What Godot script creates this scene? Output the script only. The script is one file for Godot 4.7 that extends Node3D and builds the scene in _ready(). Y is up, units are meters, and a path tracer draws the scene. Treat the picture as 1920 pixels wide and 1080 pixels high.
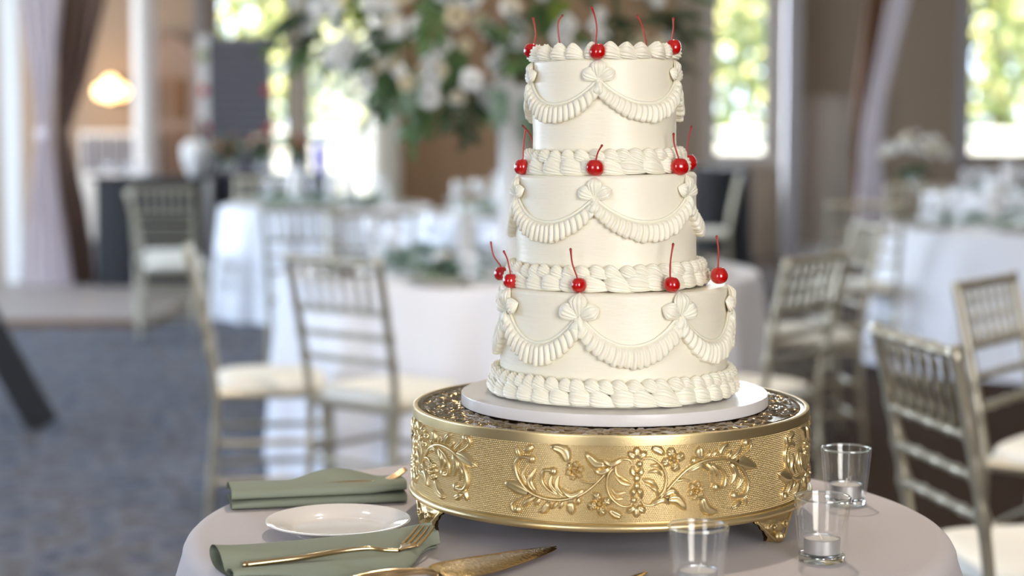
extends Node3D

# ---------------------------------------------------------------- helpers
class Sf:
	var v := PackedVector3Array()
	var n := PackedVector3Array()
	var t := PackedVector2Array()
	var i := PackedInt32Array()

	# f(a, b) -> Vector3, a and b in 0..1; the outside is where da x db points
	func grid(f: Callable, nu: int, nv: int, wu := false, flip := false) -> Sf:
		var base := v.size()
		var p := PackedVector3Array()
		p.resize((nu + 1) * (nv + 1))
		for y in nv + 1:
			for x in nu + 1:
				p[y * (nu + 1) + x] = f.call(float(x) / nu, float(y) / nv)
		for y in nv + 1:
			for x in nu + 1:
				var x0 := x - 1
				var x1 := x + 1
				if wu:
					if x0 < 0: x0 = nu - 1
					if x1 > nu: x1 = 1
				else:
					x0 = maxi(x0, 0)
					x1 = mini(x1, nu)
				var y0 := maxi(y - 1, 0)
				var y1 := mini(y + 1, nv)
				var du := p[y * (nu + 1) + x1] - p[y * (nu + 1) + x0]
				var dv := p[y1 * (nu + 1) + x] - p[y0 * (nu + 1) + x]
				if du.length_squared() < 1e-14:
					var yy := y + 1 if y < nv else y - 1
					du = p[yy * (nu + 1) + x1] - p[yy * (nu + 1) + x0]
				var m := du.cross(dv)
				m = m.normalized() if m.length_squared() > 1e-24 else Vector3.UP
				v.append(p[y * (nu + 1) + x])
				n.append(-m if flip else m)
				t.append(Vector2(float(x) / nu, float(y) / nv))
		for y in nv:
			for x in nu:
				var a := base + y * (nu + 1) + x
				var b := a + 1
				var c := a + nu + 1
				var d := c + 1
				i.append_array([a, b, d, a, d, c] if flip else [a, d, b, a, c, d])
		return self

	func lathe(pr: Array, seg := 48) -> Sf:
		var run := [pr[0]]
		for k in range(1, pr.size()):
			run.append(pr[k])
			var cut := k == pr.size() - 1
			if not cut:
				var d0: Vector2 = (pr[k] - pr[k - 1]).normalized()
				var d1: Vector2 = (pr[k + 1] - pr[k]).normalized()
				cut = d0.dot(d1) < 0.72
			if cut:
				var q := run.duplicate()
				var m := q.size() - 1
				grid(func(a, b):
					var r: Vector2 = q[roundi(b * m)]
					return Vector3(r.x * sin(a * TAU), r.y, r.x * cos(a * TAU)), seg, m, true)
				run = [pr[k]]
		return self

	func tube(pts: Array, rad: Array, sides := 10, caps := true) -> Sf:
		var q := pts.duplicate()
		var r := rad.duplicate()
		while r.size() < q.size():
			r.append(r[-1])
		if caps:
			q.push_front(q[0]); r.push_front(0.0)
			q.append(q[-1]); r.append(0.0)
		var nn := []
		var last := Vector3.ZERO
		var fr := []
		var m := q.size() - 1
		for k in q.size():
			var a: Vector3 = q[maxi(k - 1, 0)]
			var b: Vector3 = q[mini(k + 1, m)]
			if caps and k <= 1:
				a = q[1]; b = q[2]
			if caps and k >= m - 1:
				a = q[m - 2]; b = q[m - 1]
			var tt := (b - a).normalized()
			if last == Vector3.ZERO:
				last = tt.cross(Vector3.UP if absf(tt.y) < 0.9 else Vector3.RIGHT).normalized()
			last = (last - tt * tt.dot(last)).normalized()
			fr.append([last, tt.cross(last)])
		grid(func(a, b):
			var k := roundi(b * m)
			var c: float = r[k]
			return q[k] + fr[k][0] * (c * cos(a * TAU)) + fr[k][1] * (c * sin(a * TAU)), sides, m, true)
		return self

	func tri(a: Vector3, b: Vector3, c: Vector3, out: Vector3) -> void:
		var m := (b - a).cross(c - a).normalized()
		var k := v.size()
		if m.dot(out) > 0:
			i.append_array([k, k + 2, k + 1])
		else:
			i.append_array([k, k + 1, k + 2]); m = -m
		for p in [a, b, c]:
			v.append(p); n.append(m); t.append(Vector2(p.x, p.z))

	# a box with chamfered edges
	func box(c: Vector3, s: Vector3, e := 0.004, bs := Basis.IDENTITY) -> Sf:
		var h := s / 2
		e = minf(e, h[h.min_axis_index()] * 0.9)
		var pt := func(sg: Vector3, ax: int) -> Vector3:
			var p := Vector3(sg.x * (h.x - e), sg.y * (h.y - e), sg.z * (h.z - e))
			p[ax] = sg[ax] * h[ax]
			return c + bs * p
		for ax in 3:
			var b := (ax + 1) % 3
			var d := (ax + 2) % 3
			for s0 in [-1.0, 1.0]:
				var q := []
				for o in [[-1.0, -1.0], [1.0, -1.0], [1.0, 1.0], [-1.0, 1.0]]:
					var sg := Vector3.ZERO
					sg[ax] = s0; sg[b] = o[0]; sg[d] = o[1]
					q.append(pt.call(sg, ax))
				var out := Vector3.ZERO
				out[ax] = s0
				tri(q[0], q[1], q[2], bs * out); tri(q[0], q[2], q[3], bs * out)
			for s0 in [-1.0, 1.0]:
				for s1 in [-1.0, 1.0]:
					var q := []
					for o in [-1.0, 1.0]:
						var sg := Vector3.ZERO
						sg[b] = s0; sg[d] = s1; sg[ax] = o
						q.append(pt.call(sg, b)); q.append(pt.call(sg, d))
					var out := Vector3.ZERO
					out[b] = s0; out[d] = s1
					tri(q[0], q[1], q[2], bs * out); tri(q[1], q[2], q[3], bs * out)
		for x in [-1.0, 1.0]:
			for y in [-1.0, 1.0]:
				for z in [-1.0, 1.0]:
					var sg := Vector3(x, y, z)
					tri(pt.call(sg, 0), pt.call(sg, 1), pt.call(sg, 2), bs * sg)
		return self

	func add(o: Sf, x: Transform3D) -> Sf:
		var base := v.size()
		for k in o.v.size():
			v.append(x * o.v[k]); n.append((x.basis * o.n[k]).normalized())
		t.append_array(o.t)
		for k in o.i: i.append(base + k)
		return self

	func mesh() -> ArrayMesh:
		var a := []
		a.resize(Mesh.ARRAY_MAX)
		a[Mesh.ARRAY_VERTEX] = v; a[Mesh.ARRAY_NORMAL] = n; a[Mesh.ARRAY_TEX_UV] = t; a[Mesh.ARRAY_INDEX] = i
		var m := ArrayMesh.new()
		m.add_surface_from_arrays(Mesh.PRIMITIVE_TRIANGLES, a)
		return m

var used := {}
var rng := RandomNumberGenerator.new()
var M := {}

func numbered(s: String) -> String:
	used[s] = used.get(s, -1) + 1
	return s if used[s] == 0 else "%s_%03d" % [s, used[s]]

func obj(called: String, shape, m: Material, parent: Node3D = null) -> MeshInstance3D:
	var o := MeshInstance3D.new()
	o.mesh = shape.mesh() if shape is Sf else shape
	o.material_override = m
	o.name = numbered(called) if parent == null else called
	(self if parent == null else parent).add_child(o, true)
	return o

func tag(o: Node3D, label: String, category: String, group := "") -> Node3D:
	o.set_meta("label", label)
	o.set_meta("category", category)
	if group: o.set_meta("group", group)
	return o

func thing(called: String, label: String, category: String, at := Vector3.ZERO, turn := 0.0, group := "") -> Node3D:
	var o := Node3D.new()
	o.name = numbered(called)
	add_child(o)
	o.position = at
	o.rotation.y = turn
	return tag(o, label, category, group)

func dup(root: Node3D, called: String, at: Vector3, turn: float, label: String, group := "") -> Node3D:
	var r: Node3D = root.duplicate()
	r.name = numbered(called)
	add_child(r)
	r.position = at
	r.rotation.y = turn
	r.set_meta("label", label)
	if group: r.set_meta("group", group)
	elif r.has_meta("group"): r.remove_meta("group")
	return r

func struct(called: String, shape, m: Material, label := "") -> MeshInstance3D:
	var o := obj(called, shape, m)
	o.set_meta("kind", "structure")
	if label: o.set_meta("label", label)
	return o

func scatter(called: String, mesh: Mesh, m: Material, xf: Array, parent: Node3D) -> MultiMeshInstance3D:
	var mm := MultiMesh.new()
	mm.transform_format = MultiMesh.TRANSFORM_3D
	mm.mesh = mesh
	mm.instance_count = xf.size()
	for k in xf.size(): mm.set_instance_transform(k, xf[k])
	var o := MultiMeshInstance3D.new()
	o.multimesh = mm
	o.material_override = m
	o.name = called
	o.set_meta("kind", "stuff")
	parent.add_child(o, true)
	return o

func rn(a: float, b: float) -> float:
	return rng.randf_range(a, b)

func lin(r: float, g: float, b: float) -> Color:
	return Color(r, g, b)

func mat(called: String, c: Color, rough := 0.6, metal := 0.0) -> StandardMaterial3D:
	var m := StandardMaterial3D.new()
	m.resource_name = called
	m.albedo_color = c
	m.roughness = rough
	m.metallic = metal
	M[called] = m
	return m

func noise_tex(freq: float, ramp: Array = [], sz := 512, oct := 4, kind := FastNoiseLite.TYPE_SIMPLEX_SMOOTH, sd := 1) -> NoiseTexture2D:
	var f := FastNoiseLite.new()
	f.noise_type = kind
	f.frequency = freq
	f.fractal_octaves = oct
	f.seed = sd
	var x := NoiseTexture2D.new()
	x.width = sz
	x.height = sz
	x.seamless = true
	x.noise = f
	if ramp:
		var g := Gradient.new()
		var off := PackedFloat32Array()
		var col := PackedColorArray()
		for k in ramp.size():
			off.append(float(k) / (ramp.size() - 1)); col.append(ramp[k])
		g.offsets = off
		g.colors = col
		x.color_ramp = g
	return x

func relief(m: StandardMaterial3D, tex: Texture2D, cm: float, sc: Vector3) -> void:
	m.heightmap_enabled = true
	m.heightmap_texture = tex
	m.heightmap_scale = cm
	m.uv1_triplanar = true
	m.uv1_scale = sc

func smooth_curve(p: Array, per := 8) -> Array:
	var o := []
	for k in p.size() - 1:
		var a = p[maxi(k - 1, 0)]
		var d = p[mini(k + 2, p.size() - 1)]
		for j in per:
			o.append(p[k].cubic_interpolate(p[k + 1], a, d, float(j) / per))
	o.append(p[-1])
	return o

# ---------------------------------------------------------------- the scene
const TABLE := Vector3(0.063, 0.89, -2.04)
const STAND := Vector3(0.1141, 0.89, -2.1)

func _ready() -> void:
	rng.seed = 7
	var cam := Camera3D.new()
	cam.name = "camera"
	var at := CameraAttributesPhysical.new()
	at.frustum_focal_length = 75.98
	at.frustum_focus_distance = 1.99
	at.exposure_aperture = 3.6
	cam.attributes = at
	cam.fov = 17.950417
	cam.near = 0.05
	cam.far = 400.0
	cam.position = Vector3(0, 1.345, 0)
	cam.rotation_degrees = Vector3(-5.21407, 0, 0)
	cam.current = true
	add_child(cam)

	var env := Environment.new()
	env.background_mode = Environment.BG_SKY
	var sky := ProceduralSkyMaterial.new()
	sky.sky_top_color = Color(0.45, 0.62, 0.9)
	sky.sky_horizon_color = Color(0.86, 0.92, 1.0)
	sky.ground_bottom_color = Color(0.5, 0.5, 0.45)
	sky.ground_horizon_color = Color(0.7, 0.7, 0.66)
	sky.sky_energy_multiplier = 2.1
	var sk := Sky.new()
	sk.sky_material = sky
	env.sky = sk
	env.tonemap_mode = Environment.TONE_MAPPER_LINEAR
	env.tonemap_exposure = 1.2
	env.sdfgi_enabled = true
	env.ssao_enabled = true
	env.ssil_enabled = true
	var we := WorldEnvironment.new()
	we.name = "world"
	we.environment = env
	add_child(we)
	var sun := DirectionalLight3D.new()
	sun.name = "sun"
	sun.light_color = Color(1.0, 0.94, 0.84)
	sun.light_energy = 7.2
	sun.shadow_enabled = true
	sun.rotation_degrees = Vector3(-56, -14, 0)
	add_child(sun)
	# daylight that the tall windows let in
	area("window_daylight", Vector3(2.6, 1.9, 3.85), Vector2(2.6, 3.0), Vector3(-0.25, -0.12, -1), Color(1.0, 0.965, 0.915), 22.5)
	area("window_daylight", Vector3(-3.4, 1.9, 3.85), Vector2(2.2, 3.0), Vector3(0.3, -0.1, -1), Color(1.0, 0.96, 0.91), 8.0)
	area("window_daylight", Vector3(-7.8, 1.9, -4.5), Vector2(4.0, 2.8), Vector3(1, -0.1, -0.3), Color(0.88, 0.94, 1.0), 9.0)
	area("window_daylight", Vector3(-7.8, 1.9, -10.5), Vector2(4.0, 2.8), Vector3(1, -0.03, -0.1), Color(0.88, 0.94, 1.0), 42.0)
	area("window_daylight", Vector3(2.25, 1.9, -17.9), Vector2(0.55, 2.4), Vector3(0, 0, 1), Color(0.90, 0.95, 1.0), 10.0)
	area("window_daylight", Vector3(5.2, 1.9, -17.9), Vector2(1.4, 2.4), Vector3(0, 0, 1), Color(0.90, 0.95, 1.0), 6.0)
	area("window_daylight", Vector3(-2.1, 1.9, -17.9), Vector2(1.3, 2.6), Vector3(0, 0, 1), Color(0.90, 0.95, 1.0), 10.0)

	area("window_daylight", Vector3(-7.6, 1.9, -18.0), Vector2(3.0, 2.6), Vector3(1, -0.1, -0.15), Color(0.95, 0.97, 1.0), 26.0)

	materials()
	room()
	outdoors()
	cake_table()
	cake_stand()
	cake()
	cherries()
	tableware()
	chairs()
	guest_tables()
	flowers()
	far_things()

func area(called: String, at: Vector3, size: Vector2, towards: Vector3, c: Color, e: float) -> void:
	var l := AreaLight3D.new()
	l.name = numbered(called)
	l.area_size = size
	l.light_color = c
	l.light_energy = e
	l.area_range = 40.0
	l.shadow_enabled = true
	add_child(l)
	l.look_at_from_position(at, at + towards, Vector3.UP)

func materials() -> void:
	var fine := noise_tex(0.02, [], 512, 4)
	var grain := noise_tex(0.12, [], 512, 3)
	var cream := mat("buttercream", Color(0.96, 0.935, 0.855), 0.42)
	cream.subsurf_scatter_enabled = true
	cream.subsurf_scatter_strength = 0.1
	mat("buttercream smooth", Color(0.955, 0.928, 0.845), 0.4)
	M["buttercream smooth"].subsurf_scatter_enabled = true
	M["buttercream smooth"].subsurf_scatter_strength = 0.1
	relief(M["buttercream smooth"], fine, 0.02, Vector3(5, 16, 5))
	mat("gold", Color(0.85, 0.765, 0.57), 0.33, 0.92)
	relief(M["gold"], grain, 0.006, Vector3(9, 9, 9))
	mat("polished gold", Color(0.79, 0.69, 0.53), 0.18, 1.0)
	mat("etched gold", Color(0.78, 0.67, 0.45), 0.22, 1.0)
	relief(M["etched gold"], noise_tex(0.05, [], 512, 2, FastNoiseLite.TYPE_CELLULAR), 0.3, Vector3(9, 9, 9))
	mat("old gold", Color(0.55, 0.47, 0.33), 0.17, 1.0)
	mat("board", Color(0.875, 0.86, 0.845), 0.28)
	relief(M["board"], fine, 0.02, Vector3(6, 6, 6))
	var lc := mat("grey linen", Color(0.78, 0.757, 0.755), 0.85)
	relief(lc, grain, 0.02, Vector3(8, 8, 8))
	var wc := mat("white cloth", Color(0.93, 0.94, 0.96), 0.85)
	wc.backlight_enabled = true
	wc.backlight = Color(0.2, 0.2, 0.2)
	var sg := mat("sage linen", Color(0.55, 0.58, 0.505), 0.9)
	relief(sg, grain, 0.03, Vector3(14, 14, 14))
	mat("sage hem", Color(0.47, 0.515, 0.44), 0.9)
	mat("china", Color(0.93, 0.91, 0.88), 0.08)
	M["china"].clearcoat_enabled = true
	M["china"].clearcoat = 0.5
	var gl := mat("glass", Color(0.97, 0.99, 0.98, 0.0), 0.0)
	gl.refraction_enabled = true
	gl.refraction_scale = 0.05
	var pn := mat("pane", Color(1, 1, 1, 0.04), 0.02)
	pn.transparency = BaseMaterial3D.TRANSPARENCY_ALPHA
	var vp := mat("votive pane", Color(0.93, 0.97, 0.96, 0.02), 0.0)
	vp.transparency = BaseMaterial3D.TRANSPARENCY_ALPHA
	var th := mat("thin glass", Color(0.95, 0.97, 1.0, 0.10), 0.03)
	th.transparency = BaseMaterial3D.TRANSPARENCY_ALPHA
	mat("wax", Color(0.9, 0.88, 0.85), 0.5)
	mat("foil", Color(0.80, 0.80, 0.80), 0.35, 0.9)
	mat("wick", Color(0.93, 0.9, 0.84), 0.9)
	var ch := mat("cherry red", Color(0.72, 0.02, 0.03), 0.16)
	ch.clearcoat_enabled = true
	ch.clearcoat = 0.8
	ch.clearcoat_roughness = 0.06
	ch.subsurf_scatter_enabled = true
	ch.subsurf_scatter_strength = 0.15
	mat("stem red", Color(0.66, 0.16, 0.12), 0.4)
	mat("stem tip", Color(0.45, 0.16, 0.1), 0.6)
	mat("champagne", Color(0.69, 0.665, 0.585), 0.28, 0.55)
	mat("ivory pad", Color(0.92, 0.92, 0.88), 0.75)
	var cp := mat("carpet", Color(1, 1, 1), 0.95)
	cp.albedo_texture = noise_tex(0.012, [Color(0.20, 0.22, 0.255), Color(0.34, 0.365, 0.415), Color(0.44, 0.45, 0.475), Color(0.33, 0.32, 0.32), Color(0.56, 0.58, 0.62)], 1024, 5, FastNoiseLite.TYPE_SIMPLEX, 5)
	cp.metallic_specular = 0.3
	cp.uv1_triplanar = true
	cp.uv1_world_triplanar = true
	cp.uv1_scale = Vector3(0.35, 0.35, 0.35)
	var db := mat("dark boards", Color(1, 1, 1), 0.8)
	db.metallic_specular = 0.12
	db.albedo_texture = noise_tex(0.02, [Color(0.16, 0.125, 0.10), Color(0.25, 0.20, 0.165), Color(0.20, 0.16, 0.13), Color(0.30, 0.245, 0.205)], 512, 4, FastNoiseLite.TYPE_SIMPLEX, 8)
	db.uv1_triplanar = true
	db.uv1_world_triplanar = true
	db.uv1_scale = Vector3(0.25, 0.5, 2.5)
	mat("pale floor", Color(0.60, 0.58, 0.57), 0.5)
	mat("brown trim", Color(0.42, 0.31, 0.2), 0.6)
	mat("taupe wall", Color(0.60, 0.53, 0.455), 0.85)
	mat("tan wall", Color(0.60, 0.475, 0.355), 0.85)
	mat("pale wall", Color(0.69, 0.64, 0.585), 0.85)
	mat("ceiling paint", Color(0.85, 0.83, 0.8), 0.9)
	mat("white paint", Color(0.86, 0.86, 0.85), 0.5)
	mat("grey paint", Color(0.62, 0.6, 0.6), 0.5)
	mat("mullion", Color(0.5, 0.46, 0.44), 0.5)
	mat("drape", Color(0.50, 0.41, 0.365), 0.8)
	mat("rust drape", Color(0.47, 0.33, 0.23), 0.8)
	var sh := mat("sheer", Color(0.84, 0.80, 0.815), 0.8)
	sh.backlight_enabled = true
	sh.backlight = Color(0.5, 0.5, 0.5)
	mat("black cloth", Color(0.05, 0.055, 0.075), 0.7)
	mat("black metal", Color(0.04, 0.04, 0.045), 0.5)
	mat("panel grey", Color(0.44, 0.44, 0.47), 0.6)
	mat("door wood", Color(0.55, 0.48, 0.43), 0.45)
	var lf := mat("leaf green", Color(0.27, 0.38, 0.21), 0.55)
	lf.backlight_enabled = true
	lf.backlight = Color(0.3, 0.4, 0.2)
	var eu := mat("eucalyptus green", Color(0.46, 0.56, 0.48), 0.6)
	eu.backlight_enabled = true
	eu.backlight = Color(0.3, 0.38, 0.32)
	mat("dark green", Color(0.16, 0.24, 0.13), 0.6)
	mat("lime green", Color(0.50, 0.58, 0.22), 0.6)
	for q in [["white petal", Color(0.945, 0.955, 0.95)], ["cream petal", Color(0.90, 0.86, 0.74)], ["blush petal", Color(0.89, 0.84, 0.80)], ["red petal", Color(0.75, 0.2, 0.17)], ["orange petal", Color(0.83, 0.5, 0.27)]]:
		var m := mat(q[0], q[1], 0.7)
		m.backlight_enabled = true
		m.backlight = Color(0.3, 0.3, 0.3)
	mat("blue glass", Color(0.08, 0.16, 0.75), 0.2)
	mat("bark", Color(0.25, 0.2, 0.16), 0.9)
	mat("grass", Color(0.35, 0.45, 0.18), 0.9)
	mat("pavement", Color(0.80, 0.79, 0.76), 0.8)
	var tl := mat("tree leaf", Color(0.72, 0.72, 0.47), 0.6)
	tl.backlight_enabled = true
	tl.backlight = Color(0.36, 0.38, 0.22)
	var lp := mat("lamp globe", Color(1, 0.93, 0.8), 0.4)
	lp.emission_enabled = true
	lp.emission = Color(1.0, 0.78, 0.5)
	lp.emission_energy_multiplier = 5.0
	var dl := mat("downlight glow", Color(1, 0.95, 0.85), 0.4)
	dl.emission_enabled = true
	dl.emission = Color(1.0, 0.82, 0.6)
	dl.emission_energy_multiplier = 3.0

# ---------------------------------------------------------------- room
func wall(called: String, boxes: Array, m: Material, label: String) -> MeshInstance3D:
	var s := Sf.new()
	for b in boxes: # x0, x1, y0, y1, z0, z1
		s.box(Vector3(b[0] + b[1], b[2] + b[3], b[4] + b[5]) / 2, Vector3(b[1] - b[0], b[3] - b[2], b[5] - b[4]), 0.003)
	return struct(called, s, m, label)

# a window in an opening: x0..x1 along the wall, y0..y1; bars as fractions
func window(called: String, at: Vector3, w: float, h: float, turn: float, cols: int, rows: int, fm: Material, label: String) -> void:
	var o := Node3D.new()
	o.name = called
	add_child(o)
	o.position = at
	o.rotation.y = turn
	o.set_meta("kind", "structure")
	o.set_meta("label", label)
	var f := Sf.new()
	for s in [-1, 1]:
		f.box(Vector3(s * (w / 2 - 0.025), 0, 0), Vector3(0.05, h, 0.08), 0.004)
		f.box(Vector3(0, s * (h / 2 - 0.025), 0), Vector3(w - 0.1, 0.05, 0.08), 0.004)
	obj("window_frame", f, fm, o)
	for k in range(1, cols):
		obj("glazing_bar", Sf.new().box(Vector3(-w / 2 + w * k / cols, 0, 0), Vector3(0.02, h - 0.1, 0.035), 0.003), fm, o)
	for k in range(1, rows):
		obj("glazing_bar", Sf.new().box(Vector3(0, -h / 2 + h * k / rows, 0), Vector3(w - 0.1, 0.02, 0.03), 0.003), fm, o)
	for a in cols:
		for b in rows:
			obj("pane", Sf.new().box(Vector3(-w / 2 + w * (a + 0.5) / cols, -h / 2 + h * (b + 0.5) / rows, 0), Vector3(w / cols - 0.02, h / rows - 0.02, 0.004), 0.0005), M["pane"], o)

func room() -> void:
	wall("floor", [[-8.2, 9.2, -0.1, 0.0, -18.15, 4.2], [-8.2, -3.06, -0.1, 0.0, -21.2, -18.15]], M["carpet"], "blue-grey patterned carpet of the banquet room")
	wall("ceiling", [[-8.2, 9.2, 4.4, 4.5, -18.2, 4.2], [-8.2, -3.06, 4.4, 4.5, -21.2, -18.2]], M["ceiling paint"], "pale flat ceiling of the banquet room")
	var T = 4.4
	# back wall with its openings
	wall("wall_back", [[-3.06, -2.93, 0, T, -18.15, -18], [-2.93, -2.17, 0, 0.45, -18.15, -18], [-2.93, -2.17, 3.3, T, -18.15, -18], [-2.17, -2.05, 0, T, -18.15, -18],
		[-2.05, -1.37, 0, 0.2, -18.15, -18], [-2.05, -1.37, 3.3, T, -18.15, -18], [1.6, 1.96, 0, T, -18.15, -18], [1.96, 2.54, 0, 0.98, -18.15, -18], [1.96, 2.54, 3.3, T, -18.15, -18], [2.54, 4.46, 0, T, -18.15, -18], [4.46, 6.2, 0, 0.98, -18.15, -18], [4.46, 6.2, 3.3, T, -18.15, -18], [6.2, 9, 0, T, -18.15, -18]], M["taupe wall"], "taupe painted wall holding the tall bright windows")
	wall("wall_back_001", [[-1.37, 1.6, 0, T, -18.15, -18]], M["tan wall"], "plain tan wall behind the flower arrangement and cake")
	wall("wall_hall", [[-8, -3.5, 0, T, -21.15, -21]], M["taupe wall"], "far wall of the side hall behind the drapes")
	struct("wall_pier", Sf.new().box(Vector3(-3.31, 2.2, -19.45), Vector3(0.1, 4.4, 3.12), 0.003, Basis(Vector3.UP, 0.1684)), M["grey paint"], "pale angled pier between the side hall and the windows")
	wall("wall_partition", [[-8, -4.14, 0, T, -15.15, -15]], M["taupe wall"], "beige wall end at the far left of the room")
	wall("wall_left", [[-8.15, -8, 0, T, -21, -12.7], [-8.15, -8, 0, 0.4, -12.7, -8.3], [-8.15, -8, 3.4, T, -12.7, -8.3], [-8.15, -8, 0, T, -8.3, -6.7], [-8.15, -8, 0, 0.4, -6.7, -2.3], [-8.15, -8, 3.4, T, -6.7, -2.3], [-8.15, -8, 0, T, -2.3, 4]], M["taupe wall"], "left side wall of the banquet room")
	wall("wall_right", [[9, 9.15, 0, T, -21, 4]], M["taupe wall"], "right side wall of the banquet room")
	wall("wall_front", [[-8, -4.6, 0, T, 4, 4.15], [-4.6, -2.2, 0, 0.3, 4, 4.15], [-4.6, -2.2, 3.5, T, 4, 4.15], [-2.2, 1.2, 0, T, 4, 4.15], [1.2, 4.0, 0, 0.3, 4, 4.15], [1.2, 4.0, 3.5, T, 4, 4.15], [4.0, 9, 0, T, 4, 4.15]], M["taupe wall"], "wall behind the viewer with two tall windows")
	window("window_1", Vector3(-2.55, 1.875, -18.07), 0.76, 2.85, 0, 1, 2, M["mullion"], "window partly hidden by the dark grey panel")
	window("window_2", Vector3(-1.71, 1.75, -18.07), 0.68, 3.1, 0, 1, 2, M["mullion"], "tall bright window left of the cream column")
	window("window_3", Vector3(2.25, 2.14, -18.07), 0.58, 2.32, 0, 1, 1, M["grey paint"], "narrow bright window right of the cake")
	window("window_4", Vector3(5.33, 2.14, -18.07), 1.74, 2.32, 0, 2, 1, M["grey paint"], "bright window at the right edge of the room")
	window("window_5", Vector3(-8.07, 1.9, -10.5), 4.4, 3.0, PI / 2, 4, 2, M["grey paint"], "wide window in the left side wall, farther one")
	window("window_6", Vector3(-8.07, 1.9, -4.5), 4.4, 3.0, PI / 2, 4, 2, M["grey paint"], "wide window in the left side wall, nearer one")
	window("window_7", Vector3(2.6, 1.9, 4.07), 2.8, 3.2, 0, 3, 2, M["grey paint"], "tall window behind the viewer on the right")
	window("window_8", Vector3(-3.4, 1.9, 4.07), 2.4, 3.2, 0, 3, 2, M["grey paint"], "tall window behind the viewer on the left")
	wall("trim_1", [[1.86, 1.96, 0.9, T, -18, -17.95], [2.54, 2.64, 0.9, T, -18, -17.95], [1.86, 2.64, 0.93, 0.99, -18, -17.9]], M["pale wall"], "casing and sill around the narrow window")
	wall("trim_2", [[-4.15, -4.02, 0, T, -15.0, -14.9]], M["white paint"], "white door casing left of the tied drapes")
	wall("trim_3", [[2.64, 2.80, 0, T, -17.98, -17.7]], M["grey paint"], "pale square pilaster right of the narrow window")
	wall("trim_4", [[2.80, 3.5, 0, 1.56, -17.99, -17.85], [2.80, 3.5, 1.56, 1.6, -17.99, -17.82]], M["pale wall"], "pale half-height panelling under the taupe wall")
	wall("trim_5", [[4.36, 4.46, 0.9, T, -18, -17.95]], M["grey paint"], "casing of the window at the right edge")
	wall("trim_6", [[-8, -2.4, 0, 0.03, -15.2, -12.1]], M["pale floor"], "pale stone floor strip before the drapes")
	wall("trim_7", [[-8, -2.36, 0, 0.032, -12.1, -11.9], [-2.4, -2.36, 0, 0.032, -15.2, -12.1]], M["brown trim"], "brown edge of the pale floor strip")
	wall("trim_8", [[-2.17, -2.05, 0, T, -18.0, -17.96]], M["pale wall"], "pale post between the two left windows")
	wall("floor_001", [[0.35, 9, 0.0, 0.004, -17.8, 4]], M["dark boards"], "dark brown wooden floor on the right side of the room")
	wall("baseboard_back", [[-1.37, 1.86, 0, 0.14, -18, -17.98], [2.8, 9, 0, 0.14, -17.85, -17.83]], M["white paint"], "white baseboard along the back wall")
	# columns
	column("column", Vector3(-1.22, 0, -17.6), 0.15, M["pale column"] if M.has("pale column") else mat("pale column", Color(0.85, 0.83, 0.76), 0.5), "round cream column between the bright window and the tan wall")
	column("column", Vector3(-3.9, 0, -19.5), 0.13, M["white paint"], "round white column in the side hall beside the glowing lamp")
	# recessed ceiling lights
	var over := ["the cake table", "the flower arrangement", "the far right table", "the far table before the tan wall", "the farthest right table", "the far left table"]
	var no := 0
	for p in [Vector3(0.35, 4.385, -4.2), Vector3(-1.3, 4.385, -5.3), Vector3(3.2, 4.385, -8.0), Vector3(0.4, 4.385, -11.5), Vector3(3.4, 4.385, -13.5), Vector3(-2.0, 4.385, -14.5)]:
		var t := thing("ceiling_light", "round recessed ceiling light above " + over[no], "light", p, 0, "recessed ceiling lights")
		no += 1
		obj("trim_ring", Sf.new().lathe([Vector2(0.10, 0.0), Vector2(0.12, -0.006), Vector2(0.135, 0.012)], 32), M["white paint"], t)
		obj("lens", Sf.new().lathe([Vector2(0.1, 0.002), Vector2(0.06, -0.004), Vector2(0.0001, -0.006)], 32), M["downlight glow"], t)
		var l := SpotLight3D.new()
		l.name = "lamp"
		l.light_color = Color(1.0, 0.925, 0.85) if p.z > -5.0 else Color(1.0, 0.96, 0.92)
		l.light_energy = 9.0 if p.z > -5.0 else (3.5 if p.z > -6.0 else 4.5)
		l.spot_angle = 62.0
		l.spot_range = 20.0
		l.spot_attenuation = 2.0
		l.light_size = 0.1
		l.shadow_enabled = true
		l.position = Vector3(0, -0.03, 0)
		l.rotation_degrees = Vector3(-90, 0, 0)
		t.add_child(l)

func column(called: String, at: Vector3, r: float, m: Material, label: String) -> void:
	var t := thing(called, label, "column", at)
	obj("base", Sf.new().lathe([Vector2(r * 1.35, 0), Vector2(r * 1.35, 0.1), Vector2(r * 1.2, 0.14), Vector2(r * 1.25, 0.18), Vector2(r, 0.22)], 32), m, t)
	obj("shaft", Sf.new().lathe([Vector2(r, 0.2), Vector2(r * 1.0, 1.5), Vector2(r * 0.9, 4.1)], 32), m, t)
	obj("capital", Sf.new().lathe([Vector2(r * 0.9, 4.05), Vector2(r * 1.1, 4.15), Vector2(r * 1.3, 4.3), Vector2(r * 1.4, 4.4)], 32), m, t)

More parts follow.
